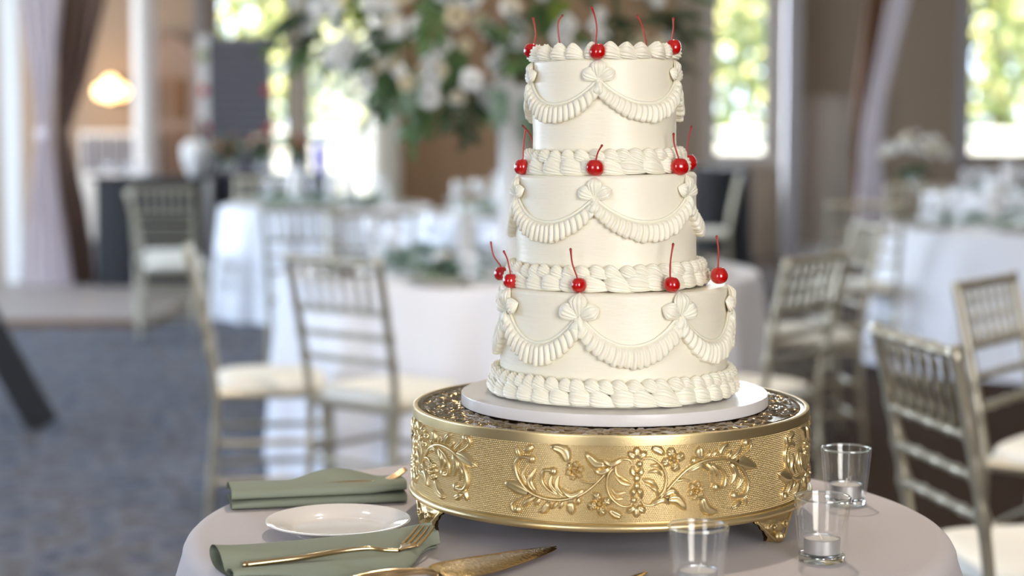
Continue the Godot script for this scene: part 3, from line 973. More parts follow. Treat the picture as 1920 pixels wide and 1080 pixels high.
func tableware() -> void:
	var T := 0.89
	votive(Vector3(0.3225, T, -1.865), "clear glass votive right of the gold stand, nearer of the right pair", "silver-cupped tealight with a leaning wick in the nearer right votive", -0.006)
	votive(Vector3(0.3985, T, -2.147), "clear glass votive right of the gold stand, farther of the right pair", "silver-cupped tealight in the farther right votive", 0.0008)
	votive(Vector3(0.1795, T, -1.728), "clear glass votive cut by the lower picture edge, in front of the gold stand", "silver-cupped tealight in the votive in front of the stand", 0.003)
	# plate
	var pl := thing("side_plate", "small round white china plate between the two sage napkins", "plate", Vector3(-0.1932, T, -1.995))
	obj("plate_body", Sf.new().lathe([Vector2(0.0001, 0.002), Vector2(0.040, 0.002), Vector2(0.043, 0.0), Vector2(0.047, 0.0), Vector2(0.050, 0.004), Vector2(0.066, 0.0095), Vector2(0.0795, 0.0135), Vector2(0.0806, 0.0147), Vector2(0.0798, 0.0158), Vector2(0.078, 0.0158), Vector2(0.066, 0.0128), Vector2(0.055, 0.0095), Vector2(0.0525, 0.0068), Vector2(0.049, 0.0052), Vector2(0.035, 0.0045), Vector2(0.0001, 0.0045)], 96), M["china"], pl)
	# napkin near the viewer
	var n1 := thing("napkin", "folded sage green napkin in front of the plate, fork lying on it", "napkin", Vector3(0, T, 0))
	obj("fabric", folded(func(t):
		var e := exp(-t * 8)
		var f := 0.078 + 0.055 * smoothstep(0.0, 0.5, t) - 0.098 * smoothstep(0.62, 1.0, t)
		var vv := minf(0.050 + 0.062 * t, f * 0.66)
		var pinch := exp(-pow((t - 0.47) / 0.06, 2))
		var up := 0.006 * smoothstep(0.7, 1.0, t)
		var vz := 0.0050 + 0.0075 * smoothstep(0.0, 0.6, t) + up
		return [[Vector2(f - 0.006, 0.002), Vector2(f * 0.6, 0.0018), Vector2(0.012, 0.0020), Vector2(-0.005, 0.0075 + 0.002 * e), Vector2(-0.003, 0.0150 + 0.004 * e), Vector2(0.012, 0.0185 + 0.005 * e + up), Vector2(vv * 0.62, 0.0165 + 0.003 * e + up), Vector2(vv, vz), Vector2(lerpf(vv, f, 0.35), vz + 0.0045 * (1.0 - smoothstep(0.6, 0.9, t))), Vector2(lerpf(vv, f, 0.65), vz + 0.0060 * (1.0 - smoothstep(0.55, 0.85, t)) - 0.005 * pinch), Vector2(lerpf(vv, f, 0.92), 0.0105), Vector2(f, 0.0070), Vector2(f - 0.010, 0.0048), Vector2(lerpf(vv, f, 0.3), 0.0045)],
			t * 0.240 - 0.010], 44, 0.0016, Vector3(-0.300, 0, -1.8463), Vector3(0.904, 0, -0.427), Vector3(0.427, 0, 0.904)), M["sage linen"], n1)
	# napkin behind the plate
	var n2 := thing("napkin", "folded sage green napkin behind the plate, touching the gold stand", "napkin", Vector3(0, T, 0))
	obj("fabric", folded(func(t):
		var hump := 0.013 * pow(maxf(0, sin(PI * clampf((t - 0.36) / 0.52, 0, 1))), 1.3)
		var lift := 0.004 * smoothstep(0.75, 1.0, t)
		var gap := 0.003 * exp(-t * 7)
		return [[Vector2(-0.088, 0.82 * (0.0018)), Vector2(-0.03, 0.82 * (0.0018)), Vector2(-0.005, 0.82 * (0.002)), Vector2(0.0, 0.82 * (0.0068)), Vector2(-0.005, 0.82 * (0.0126 - gap)), Vector2(-0.028, 0.82 * (0.0132)), Vector2(-0.032, 0.82 * (0.0142)), Vector2(-0.008, 0.82 * (0.0152 + lift)), Vector2(-0.002, 0.82 * (0.0215 + lift)), Vector2(-0.008, 0.82 * (0.0275 + lift)), Vector2(-0.03, 0.82 * (0.028 + lift * 0.6)), Vector2(-0.062, 0.82 * (0.0265 + hump)), Vector2(-0.086, 0.82 * (0.019 + hump)), Vector2(-0.1, 0.82 * (0.008 + hump * 0.3))],
			t * 0.208], 48, 0.0015, Vector3(-0.3285, 0, -2.106), Vector3(0.9765, 0, -0.2155), Vector3(0.2155, 0, 0.9765)), M["sage linen"], n2)
	# forks
	fork("gold dessert fork lying along the nearer sage napkin", [Vector3(-0.2711, 0.9005, -1.8025), Vector3(-0.2162, 0.9045, -1.8153), Vector3(-0.1734, 0.9105, -1.8205), Vector3(-0.1467, 0.912, -1.826), Vector3(-0.1308, 0.909, -1.8316), Vector3(-0.1158, 0.9075, -1.8356)], [Vector3(-0.1050, 0.909, -1.8575), Vector3(-0.0970, 0.9125, -1.885), Vector3(-0.0905, 0.9165, -1.912)])
	fork("gold dessert fork on the farther sage napkin, only its tines raised", [Vector3(-0.225, 0.9105, -2.160), Vector3(-0.20, 0.9118, -2.164), Vector3(-0.180, 0.9125, -2.166), Vector3(-0.165, 0.9125, -2.167)], [Vector3(-0.151, 0.9135, -2.170), Vector3(-0.141, 0.9170, -2.184), Vector3(-0.1295, 0.9225, -2.200)])
	# cake server
	var sv := thing("cake_server", "gold cake server with a leaf-shaped etched blade before the stand", "cake server", Vector3(0, T + 0.004, 0))
	var tip := Vector3(0.047, 0.001, -1.898)
	var heel := Vector3(-0.0745, 0.002, -1.780)
	var ax := (tip - heel)
	var sd := Vector3(-ax.z, 0, ax.x).normalized()
	var prof := func(b: float) -> float: return 0.0400 * pow(maxf(1 - b, 0), 0.66) * (1 - 0.8 * exp(-b * 12)) + 0.0004
	for side in [0, 1]:
		obj("blade" if side == 0 else "blade_back", Sf.new().grid(func(a, b):
			var x: float = a * 2 - 1
			return heel + ax * b + sd * (x * prof.call(b)) + Vector3(0, (0.0012 if side == 0 else 0.0) + 0.0016 * (1 - x * x), 0), 12, 30, false, side == 1), M["polished gold"] if side == 1 else M["etched gold"], sv)
	var rimp := []
	for k in 31: rimp.append(heel + ax * (k / 30.0) + sd * prof.call(k / 30.0) + Vector3(0, 0.0008, 0))
	for k in 31: rimp.append(heel + ax * (1 - k / 30.0) - sd * prof.call(1 - k / 30.0) + Vector3(0, 0.0008, 0))
	obj("blade_edge", Sf.new().tube(rimp, [0.0011], 6), M["polished gold"], sv)
	obj("handle", Sf.new().tube(smooth_curve([heel, heel + Vector3(-0.008, 0.005, 0.005), Vector3(-0.105, 0.0085, -1.766), Vector3(-0.136, 0.0085, -1.752), Vector3(-0.16, 0.006, -1.735), Vector3(-0.19, 0.004, -1.705), Vector3(-0.205, 0.003, -1.688)], 5), [0.0045, 0.0035, 0.0032, 0.0032, 0.0034, 0.0034, 0.0034, 0.0036, 0.0036, 0.0038, 0.004, 0.0045, 0.005], 12), M["polished gold"], sv)
	# cake knife, only its tip in view
	var kn := thing("cake_knife", "gold cake knife whose tip just enters the lower picture edge", "knife", Vector3(0, T + 0.0015, 0))
	obj("blade", Sf.new().grid(func(u, b):
		var w := 0.011 * pow(sin(PI * 0.5 * clampf(b * 1.3 + 0.03, 0, 1)), 0.6)
		return Vector3(0.135, 0, -1.803) + Vector3(-0.55, 0, 0.83) * (b * 0.16) + Vector3(0.83, 0, 0.55) * (cos(u * TAU) * w) + Vector3(0, 0.0012 + 0.0011 * sin(u * TAU), 0), 16, 16, true), M["polished gold"], kn)
	obj("handle", Sf.new().tube([Vector3(0.047, 0.004, -1.67), Vector3(0.025, 0.006, -1.637), Vector3(-0.005, 0.007, -1.592)], [0.005, 0.006, 0.007], 12), M["polished gold"], kn)

func fork(label: String, hnd: Array, head: Array) -> void:
	var t := thing("fork", label, "fork", Vector3.ZERO)
	var q := smooth_curve(hnd, 6)
	var rad := []
	for k in q.size(): rad.append(lerpf(0.0036, 0.0019, pow(float(k) / q.size(), 0.7)))
	obj("handle", Sf.new().tube(q, rad, 12), M["polished gold"], t)
	var a: Vector3 = hnd[-1]
	var fw: Vector3 = (head[0] - a).normalized()
	var sd := fw.cross(Vector3.UP).normalized()
	obj("neck", Sf.new().grid(func(u, b):
		var w := lerpf(0.0019, 0.0108, smoothstep(0, 1, b))
		var th := lerpf(0.0017, 0.0009, b)
		return a.lerp(head[0], b) + sd * (cos(u * TAU) * w) + Vector3(0, sin(u * TAU) * th - 0.002 * b * cos(u * TAU) * cos(u * TAU) * 0.0, 0), 16, 10, true), M["polished gold"], t)
	for k in 4:
		var x := (k - 1.5) * 0.0060
		obj("tine", Sf.new().tube(smooth_curve([a.lerp(head[0], 0.9) + sd * x, head[0] + sd * x, head[1] + sd * x * 1.02, head[2] + sd * x], 4), [0.0018, 0.0018, 0.0017, 0.0017, 0.0017, 0.0017, 0.0016, 0.0016, 0.0015, 0.0014, 0.0012, 0.0010, 0.0005], 8), M["polished gold"], t)

# ---------------------------------------------------------------- chairs
func make_chair() -> Node3D:
	var t := thing("chiavari_chair", "champagne gold bamboo-style chair", "chair", Vector3.ZERO, 0, "")
	var m: Material = M["champagne"]
	for s in [-1.0, 1.0]:
		var pts := []
		var rad := []
		for k in 34:
			var y := 0.92 * k / 33.0
			var lean := 0.09 * pow(maxf(y - 0.43, 0) / 0.49, 1.3) + 0.035 * pow(maxf(0.43 - y, 0) / 0.43, 1.5)
			pts.append(Vector3(s * lerpf(0.182, 0.198, y / 0.92), y, 0.185 + lean))
			var ring := 0.0
			for j in [0.12, 0.27, 0.43, 0.585, 0.665, 0.745, 0.91]: ring = maxf(ring, exp(-pow((y - j) / 0.011, 2)))
			rad.append(0.0132 + 0.0055 * ring)
		obj("back_post", Sf.new().tube(pts, rad, 10), m, t)
		pts = []
		rad = []
		for k in 18:
			var y := 0.44 * k / 17.0
			pts.append(Vector3(s * 0.19, y, -0.19 - 0.012 * (1 - y / 0.44)))
			var ring := 0.0
			for j in [0.12, 0.27, 0.41]: ring = maxf(ring, exp(-pow((y - j) / 0.014, 2)))
			rad.append(0.0120 + 0.0065 * ring)
		obj("front_leg", Sf.new().tube(pts, rad, 10), m, t)
		for y in [0.14, 0.27]:
			obj("stretcher", Sf.new().tube([Vector3(s * 0.188, y, -0.2), Vector3(s * 0.188, y, 0), Vector3(s * 0.188, y, 0.2)], [0.009, 0.0105, 0.009], 8), m, t)
	for y in [0.12, 0.25]:
		obj("stretcher", Sf.new().tube([Vector3(-0.188, y, 0.2), Vector3(0.188, y, 0.2)], [0.009], 8), m, t)
		obj("stretcher", Sf.new().tube([Vector3(-0.19, y, -0.196), Vector3(0.19, y, -0.196)], [0.009], 8), m, t)
	var lean_at := func(y: float) -> float: return 0.185 + 0.09 * pow(maxf(y - 0.43, 0) / 0.49, 1.3)
	for y in [0.905, 0.745, 0.665, 0.585]:
		var pts := []
		var rad := []
		for k in 25:
			pts.append(Vector3(-0.195 + 0.39 * k / 24.0, y, lean_at.call(y)))
			rad.append((0.0135 if y > 0.9 else 0.0105) + 0.003 * exp(-pow(fmod(k + 3.0, 6.0) - 3.0, 2) * 4.0))
		obj("back_rail", Sf.new().tube(pts, rad, 8), m, t)
	for k in 6:
		var x := -0.135 + 0.054 * k
		var pts := []
		var rad := []
		for j in 17:
			var y := 0.745 + 0.16 * j / 16.0
			pts.append(Vector3(x * lerpf(0.96, 1.02, j / 16.0), y, lean_at.call(y)))
			rad.append(0.0065 + 0.0042 * exp(-pow(fmod(j + 0.0, 5.0) - 2.5, 2) * 2.0))
		obj("spindle", Sf.new().tube(pts, rad, 8), m, t)
	obj("seat_frame", Sf.new().box(Vector3(0, 0.435, 0), Vector3(0.40, 0.032, 0.40), 0.012), m, t)
	obj("seat_pad", Sf.new().grid(func(u, b):
		var th: float = u * TAU
		var e := 0.5
		var cx := signf(sin(th)) * pow(absf(sin(th)), e)
		var cz := signf(cos(th)) * pow(absf(cos(th)), e)
		var ph: float = b * PI / 2
		var r := 0.195 * pow(cos(ph), 0.35)
		return Vector3(cx * r, 0.451 + 0.042 * pow(sin(ph), 0.8) - (0.0 if b > 0 else 0.002), cz * r), 40, 10, true), M["ivory pad"], t)
	return t

func chairs() -> void:
	var c0: Node3D
	# x, z of the back's top, the way it faces (x, z), label
	for q in [
		[-0.57, -5.75, 0.62, -0.78, "champagne gold chair seen from behind, nearest at the left of the large white table"],
		[-1.105, -6.2, 1.0, -0.16, "champagne gold chair seen edge-on left of the white guest table, ivory pad showing"],
		[-2.36, -11.2, 1.0, -0.2, "far champagne gold chair seen edge-on in front of the black bar"],
		[-2.27, -11.85, -0.08, -1.0, "far champagne gold chair showing its back squarely beside the black bar"],
		[-1.06, -9.15, 0.1, -1.0, "champagne gold chair seen from behind between the two white guest tables"],
		[-0.67, -8.66, 0.05, 1.0, "champagne gold chair facing the camera across the white guest table"],
		[-1.93, -14.1, 0.1, 1.0, "champagne gold chair beyond the far left table, below the bright bouquets"],
		[0.80, -3.62, 0.98, -0.18, "nearest champagne gold chair at the right, its back turned to the cake table"],
		[1.30, -5.0, 0.8, 0.6, "champagne gold chair cut by the right picture edge, behind the nearest chair"],
		[0.98, -5.83, -0.8, -0.6, "champagne gold chair right of the cake turned towards the white guest table"],
		[1.5, -7.65, -1.0, 0.1, "champagne gold chair behind and right of the one beside the cake"],
		[1.87, -9.6, -0.08, -1.0, "champagne gold chair tucked at the left end of the far right table"],
		[1.82, -14.6, -1.0, -0.1, "far champagne gold chair in front of the black-draped stand right of the cake"],
		[2.75, -12.4, 0.0, 1.0, "champagne gold chair beyond the far right table facing the camera, left one"],
		[3.45, -12.3, 0.1, 1.0, "champagne gold chair beyond the far right table facing the camera, right one"],
		[0.42, -13.2, 0.0, 1.0, "far champagne gold chair before the tan wall, facing the camera, right one"],
		[-0.22, -13.2, 0.05, 1.0, "far champagne gold chair before the tan wall, facing the camera, left one"],
		]:
		var turn := atan2(-q[2], -q[3])
		var p := Vector3(q[0], 0, q[1]) - Basis(Vector3.UP, turn) * Vector3(0, 0, 0.275)
		if c0 == null:
			c0 = make_chair()
			c0.position = p
			c0.rotation.y = turn
			c0.set_meta("label", q[4])
			c0.set_meta("group", "bamboo-style chairs of the banquet room")
		else:
			dup(c0, "chiavari_chair", p, turn, q[4], "bamboo-style chairs of the banquet room")

# ---------------------------------------------------------------- guest tables
var proto := {}
func put_copy(kind: String, at: Vector3, turn: float, label: String, group: String) -> Node3D:
	var p: Node3D = proto[kind]
	if not p.get_meta("placed", false):
		p.set_meta("placed", true)
		p.position = at
		p.rotation.y = turn
		p.set_meta("label", label)
		p.set_meta("group", group)
		return p
	var r := dup(p, kind, at, turn, label, group)
	r.remove_meta("placed")
	return r

func guest_tables() -> void:
	# one of each kind of tableware
	var g := thing("wine_glass", "", "glass")
	obj("bowl", Sf.new().lathe([Vector2(0.004, 0.095), Vector2(0.025, 0.105), Vector2(0.038, 0.13), Vector2(0.040, 0.16), Vector2(0.034, 0.205), Vector2(0.033, 0.205), Vector2(0.0385, 0.16), Vector2(0.0365, 0.13), Vector2(0.024, 0.107), Vector2(0.0001, 0.099)], 24), M["thin glass"], g)
	obj("stem", Sf.new().lathe([Vector2(0.006, 0.003), Vector2(0.004, 0.02), Vector2(0.0038, 0.09), Vector2(0.006, 0.098)], 12), M["thin glass"], g)
	obj("foot", Sf.new().lathe([Vector2(0.0001, 0.0), Vector2(0.036, 0.0), Vector2(0.036, 0.002), Vector2(0.006, 0.005)], 24), M["thin glass"], g)
	proto["wine_glass"] = g
	var w := thing("water_goblet", "", "glass")
	obj("bowl", Sf.new().lathe([Vector2(0.0001, 0.0), Vector2(0.03, 0.0), Vector2(0.031, 0.004), Vector2(0.038, 0.11), Vector2(0.0365, 0.11), Vector2(0.029, 0.012), Vector2(0.0001, 0.01)], 24), M["thin glass"], w)
	proto["water_goblet"] = w
	var p := thing("dinner_plate", "", "plate")
	obj("plate_body", Sf.new().lathe([Vector2(0.0001, 0.0), Vector2(0.08, 0.0), Vector2(0.1, 0.008), Vector2(0.133, 0.015), Vector2(0.134, 0.018), Vector2(0.1, 0.012), Vector2(0.085, 0.006), Vector2(0.0001, 0.005)], 40), M["china"], p)
	proto["dinner_plate"] = p
	var n := thing("folded_napkin", "", "napkin")
	obj("fabric", Sf.new().grid(func(a, b):
		var th: float = a * TAU
		return Vector3((b - 0.5) * 0.2, 0.0105 + 0.009 * sin(th) * (1 + 0.2 * sin(b * 7)), 0.04 * cos(th)), 14, 14, true, true), M["sage linen"], n)
	proto["folded_napkin"] = n
	var v := thing("pillar_vase", "", "candle holder")
	obj("cylinder", Sf.new().lathe([Vector2(0.0001, 0.0), Vector2(0.048, 0.0), Vector2(0.05, 0.003), Vector2(0.05, 0.26), Vector2(0.048, 0.26), Vector2(0.048, 0.008), Vector2(0.0001, 0.006)], 28), M["thin glass"], v)
	proto["pillar_vase"] = v
	var c := thing("pillar_candle", "", "candle")
	obj("wax", Sf.new().lathe([Vector2(0.0001, 0.0), Vector2(0.036, 0.0), Vector2(0.037, 0.002), Vector2(0.037, 0.196), Vector2(0.034, 0.2), Vector2(0.01, 0.197), Vector2(0.0001, 0.197)], 24), M["wax"], c)
	obj("wick", Sf.new().tube([Vector3(0, 0.196, 0), Vector3(0.001, 0.208, 0)], [0.001], 6), M["wick"], c)
	proto["pillar_candle"] = c

	var tabs := [
		["behind the cake", Vector3(0.03, 0, -7.22), 0.945, 8, "white floor-length cloth on the large round table behind the cake"],
		["at the far left", Vector3(-1.30, 0, -12.75), 0.74, 6, "white floor-length cloth on the far left round table before the bouquets"],
		["at the right", Vector3(2.92, 0, -10.2), 0.88, 8, "white floor-length cloth on the far right round table"],
		["before the tan wall", Vector3(0.15, 0, -11.7), 0.86, 6, "shaded white cloth on the far round table before the tan wall"],
		["before the right window", Vector3(4.2, 0, -14.6), 0.9, 8, "white cloth on the farthest right table before the bright window"],
	]
	for q in tabs:
		var where: String = q[0]
		var ctr: Vector3 = q[1]
		var R: float = q[2]
		var t := thing("round_table", "round banquet table hidden under its white cloth " + where, "table", ctr, 0)
		obj("tabletop", Sf.new().lathe([Vector2(0.0001, 0.735), Vector2(R - 0.02, 0.735), Vector2(R - 0.015, 0.745), Vector2(R - 0.02, 0.756), Vector2(0.0001, 0.756)], 48), M["door wood"], t)
		for k in 4:
			var a := k * PI / 2 + 0.4
			obj("leg", Sf.new().tube([Vector3(sin(a) * R * 0.6, 0, cos(a) * R * 0.6), Vector3(sin(a) * R * 0.6, 0.735, cos(a) * R * 0.6)], [0.016], 8), M["black metal"], t)
		var c2 := obj("tablecloth", cloth(R, 0.76, 0.05, 15, 0.026, 0.012, hash(where) % 1000), M["white cloth"])
		c2.position = ctr
		tag(c2, q[4], "tablecloth")
		var nset: int = q[3]
		for k in nset:
			var a := TAU * (k + 0.5) / nset
			var d := Vector3(sin(a), 0, cos(a))
			var side := Vector3(cos(a), 0, -sin(a))
			var top := ctr + Vector3(0, 0.76, 0)
			var pl: String = (["just right of the near edge", "right, nearer", "right, farther", "just right of the far edge", "just left of the far edge", "left, farther", "left, nearer", "just left of the near edge"] if nset == 8 else ["near right", "right", "far right", "far left", "left", "near left"])[k]
			put_copy("dinner_plate", top + d * (R - 0.19), 0, "white dinner plate, table " + where + ", " + pl, "plates on the table " + where)
			put_copy("folded_napkin", top + d * (R - 0.19) + Vector3(0, 0.012, 0), a, "sage napkin on a plate, table " + where + ", " + pl, "napkins on the table " + where)
			put_copy("wine_glass", top + d * (R - 0.37) + side * 0.15, 0, "stemmed wine glass, table " + where + ", " + pl, "wine glasses on the table " + where)
			put_copy("water_goblet", top + d * (R - 0.33) + side * 0.05, 0, "straight water glass, table " + where + ", " + pl, "water glasses on the table " + where)
		for k in 3:
			var a := k * 2.1 + 0.3
			var at := ctr + Vector3(sin(a) * 0.22, 0.76, cos(a) * 0.22)
			put_copy("pillar_vase", at, 0, "glass candle cylinder on the table " + where + ", " + ["nearest of three", "right of three", "left of three"][k], "glass cylinders on the table " + where)
			put_copy("pillar_candle", at + Vector3(0, 0.007, 0), 0, "white pillar candle on the table " + where + ", " + ["nearest of three", "right of three", "left of three"][k], "pillar candles on the table " + where)
		garland(ctr + Vector3(0, 0.765, 0), R * 0.5, where)

var leafm: Mesh
func leaf_mesh() -> Mesh:
	if leafm == null:
		leafm = Sf.new().grid(func(a, b):
			var x: float = a * 2 - 1
			var w: float = 0.30 * pow(sin(PI * clampf(0.04 + b * 0.96, 0, 1)), 0.8)
			return Vector3(x * w, absf(x) * 0.08 - 0.25 * b * b, b), 4, 6).mesh()
	return leafm

func garland(at: Vector3, r: float, where: String) -> void:
	var t := thing("greenery_garland", "loose eucalyptus garland lying round the candles on the table " + where, "garland", at)
	var pts := []
	for k in 33:
		var a := k * TAU / 32
		pts.append(Vector3(sin(a) * r * (1 + 0.12 * sin(a * 3)), 0.006, cos(a) * r * (1 + 0.12 * cos(a * 2))))
	obj("stem", Sf.new().tube(pts, [0.003], 6), M["leaf green"], t)
	var xf := []
	for k in 260:
		var p: Vector3 = pts[rng.randi() % 32]
		xf.append(Transform3D(Basis.from_euler(Vector3(rn(-0.6, 0.1), rn(0, TAU), rn(-0.5, 0.5))) * rn(0.04, 0.085), p + Vector3(rn(-0.04, 0.04), rn(0.012, 0.05), rn(-0.04, 0.04))))
	scatter("leaves", leaf_mesh(), M["eucalyptus green"], xf, t)

# ---------------------------------------------------------------- flowers
func bloom(petals: int, open: float, sd: int) -> Mesh:
	var r := RandomNumberGenerator.new()
	r.seed = sd
	var s := Sf.new()
	for k in petals:
		var f := float(k) / petals
		var an := k * 2.399 + r.randf_range(-0.2, 0.2)
		var tilt := lerpf(0.15, open, f)
		var sz := lerpf(0.45, 1.0, f)
		var p := Sf.new().grid(func(a, b):
			var x: float = a * 2 - 1
			var w: float = 0.52 * pow(sin(PI * (0.1 + b * 0.78)), 0.8)
			return Vector3(x * w * sz, b * sz * cos(tilt * b * 1.4), (0.10 + 0.5 * sin(tilt * (0.3 + b)) * b - 0.25 * x * x * (1 - b * 0.4)) * sz), 4, 4)
		s.add(p, Transform3D(Basis(Vector3.UP, an), Vector3(0, -0.3, 0)))
	return s.mesh()

func sprig(n: int, sd: int) -> Sf:
	var r := RandomNumberGenerator.new()
	r.seed = sd
	var lm := Sf.new().grid(func(a, b):
		var x: float = a * 2 - 1
		var w: float = 0.26 * pow(sin(PI * clampf(0.04 + b * 0.96, 0, 1)), 0.8)
		return Vector3(x * w, absf(x) * 0.06 - 0.2 * b * b, b), 2, 4)
	var s := Sf.new()
	s.tube([Vector3(0, 0, 0), Vector3(0, 0.02, 0.5), Vector3(0, -0.06, 1.0)], [0.014, 0.01, 0.005], 5)
	for k in n:
		var b := float(k + 1) / n
		s.add(lm, Transform3D(Basis.from_euler(Vector3(r.randf_range(-0.3, 0.3), (1 if k % 2 else -1) * r.randf_range(0.5, 1.1), r.randf_range(-0.4, 0.4))) * r.randf_range(0.3, 0.46), Vector3(0, 0.02 - 0.06 * b * b, b)))
	return s

func flowers() -> void:
	# tall white stand on the table behind the cake
	var st := thing("flower_stand", "tall white column stand on the guest table holding up the flowers", "stand", Vector3(0.005, 0.76, -7.0))
	obj("foot", Sf.new().lathe([Vector2(0.0001, 0.0), Vector2(0.1, 0.0), Vector2(0.1, 0.015), Vector2(0.06, 0.025)], 32), M["white paint"], st)
	obj("shaft", Sf.new().lathe([Vector2(0.058, 0.02), Vector2(0.055, 0.3), Vector2(0.058, 0.6)], 32), M["white paint"], st)
	obj("bowl", Sf.new().lathe([Vector2(0.058, 0.59), Vector2(0.13, 0.66), Vector2(0.15, 0.72), Vector2(0.0001, 0.72)], 32), M["white paint"], st)
	var t := thing("flower_arrangement", "large hanging arrangement of white blooms and greenery above the tables", "flowers", Vector3(-0.10, 1.74, -7.05))
	var bl := [bloom(16, 1.15, 1), bloom(22, 0.9, 2), bloom(12, 1.5, 3)]
	var kinds := ["white petal", "white petal", "white petal", "white petal", "white petal", "cream petal"]
	for k in 270:
		var u := rn(-1, 1)
		var px := u * 0.72
		var lim := sqrt(maxf(0.05, 1 - u * u))
		var py := rn(-0.34, 0.55) * lim
		var pz := (0.36 * lim) * rn(0.55, 1.0) * (1 if rng.randf() < 0.9 else -1)
		if u > 0.35 and rng.randf() < 0.55: continue
		if px > -0.05 and px < 0.35 and py < -0.2 and rng.randf() < 0.6: continue
		var o := obj("bloom", bl[rng.randi() % 3], M[kinds[rng.randi() % 6]], t)
		var dir := Vector3(px * 0.7, py + 0.12, pz * 2.2 + 0.15).normalized()
		o.transform = Transform3D(Basis(Quaternion(Vector3.UP, dir)) * Basis(Vector3.UP, rn(0, TAU)) * rn(0.05, 0.09), Vector3(px, py, pz))
	var sp := [sprig(9, 1).mesh(), sprig(11, 2).mesh(), sprig(7, 3).mesh()]
	for k in 170:
		var u := rn(-1, 1)
		var lim := sqrt(maxf(0.04, 1 - u * u))
		var px := u * 0.64
		var py := rn(-0.33, 0.5) * lim
		var pz := 0.28 * lim * rn(-0.8, 1.0)
		var dir := Vector3(px * 1.1 + rn(-0.3, 0.3), py + rn(-0.7, 0.2), pz * 2.0 + rn(-0.2, 0.4)).normalized()
		var o := obj("leaf_sprig", sp[k % 3], M[["leaf green", "leaf green", "dark green", "leaf green", "dark green"][rng.randi() % 5]], t)
		o.transform = Transform3D(Basis.looking_at(-dir, Vector3.UP + Vector3(0.01, 0, 0)) * rn(0.13, 0.22), Vector3(px, py, pz))
	for q in [[0.22, -0.28, 0.22], [0.16, -0.30, 0.2], [0.05, -0.26, 0.26], [-0.28, -0.2, 0.26], [0.32, -0.22, 0.2]]:
		var o := obj("trailing_sprig", sp[1], M["eucalyptus green"], t)
		o.transform = Transform3D(Basis.looking_at(Vector3(-0.1, 0.95, -0.15), Vector3(0, 0, 1)) * 0.13, Vector3(q[0], q[1], q[2]))
	for q in [[0.26, 0.03, 0.30], [0.2, 0.14, 0.3], [-0.45, 0.02, 0.25]]:
		for j in 5:
			var o := obj("bloom", bl[0], M["lime green"], t)
			o.transform = Transform3D(Basis.from_euler(Vector3(rn(0.6, 1.8), rn(-1, 1), 0)) * rn(0.035, 0.05), Vector3(q[0] + rn(-0.05, 0.05), q[1] + rn(-0.06, 0.06), q[2] + rn(-0.02, 0.04)))
	# low bouquets of the far left bar and a white bouquet at the far right
	var B := [["small bouquet of red and green flowers on the far bar, left one", Vector3(-2.33, 0.932, -14.95), ["red petal", "cream petal", "lime green"]],
		["small bouquet of orange and cream flowers on the far bar", Vector3(-2.04, 0.932, -14.95), ["orange petal", "cream petal", "orange petal"]],
		["small leafy bouquet with few red flowers on the far bar", Vector3(-1.76, 0.932, -14.95), ["red petal", "lime green", "lime green"]],
		["loose white bouquet before the right window", Vector3(3.15, 0.78, -14.3), ["white petal", "white petal", "cream petal"]],
		["low white bloom with dark leaves on the table behind the cake", Vector3(-0.26, 0.778, -6.92), ["white petal", "cream petal", "white petal"]]]
	for q in B:
		var small: bool = q[1].z > -7
		var wide: bool = q[1].x > 3
		var b := thing("bouquet", q[0], "flowers", q[1])
		if not small:
			obj("vase", Sf.new().lathe([Vector2(0.0001, 0), Vector2(0.05, 0), Vector2(0.06, 0.05), Vector2(0.045, 0.14), Vector2(0.055, 0.16), Vector2(0.052, 0.16), Vector2(0.04, 0.14), Vector2(0.0001, 0.13)], 24), M["thin glass"], b)
		var hh := 0.02 if small else 0.18
		var k2 := 5 if small else (40 if wide else 14)
		for k in k2:
			var d := Vector3(rng.randfn(), absf(rng.randfn()) * 0.8, rng.randfn()).normalized()
			var o := obj("bloom", bl[k % 3], M[q[2][k % 3]], b)
			o.transform = Transform3D(Basis(Quaternion(Vector3.UP, d)) * rn(0.035, 0.055) * (1.3 if wide else 1.0), d * (0.05 if small else (0.26 if wide else 0.13)) * Vector3(1, 0.7 if wide else 1.0, 0.6 if wide else 1.0) + Vector3(0, hh + (0.12 if wide else 0.0), 0))
		for k in (12 if small else 26):
			var d := Vector3(rng.randfn(), rng.randfn() * (0.15 if small else 0.7), rng.randfn()).normalized()
			var o := obj("leaf_sprig", sp[k % 3], M[["dark green", "leaf green"][k % 2]], b)
			o.transform = Transform3D(Basis.looking_at(-d, Vector3.UP + Vector3(0.01, 0, 0.01)) * rn(0.09, 0.15), Vector3(0, hh, 0))

# ---------------------------------------------------------------- far things
# a hanging cloth; rows are [y, x left, x right, z]
func hanging(rows: Array, folds: int, amp: float, sd: int) -> Sf:
	var f := FastNoiseLite.new()
	f.seed = sd
	f.frequency = 1.3
	var m := rows.size() - 1
	return Sf.new().grid(func(a, b):
		var k := mini(floori(b * m), m - 1)
		var q := smoothstep(0, 1, b * m - k)
		var r0 = rows[k]
		var r1 = rows[k + 1]
		var xl := lerpf(r0[1], r1[1], q)
		var xr := lerpf(r0[2], r1[2], q)
		var w := absf(xr - xl)
		return Vector3(lerpf(xl, xr, a), lerpf(r0[0], r1[0], q), lerpf(r0[3], r1[3], q) + amp * minf(1.0, w * 3) * sin(a * TAU * folds + 1.5 * f.get_noise_2d(a * 4, b * 2))), folds * 12, m * 8)

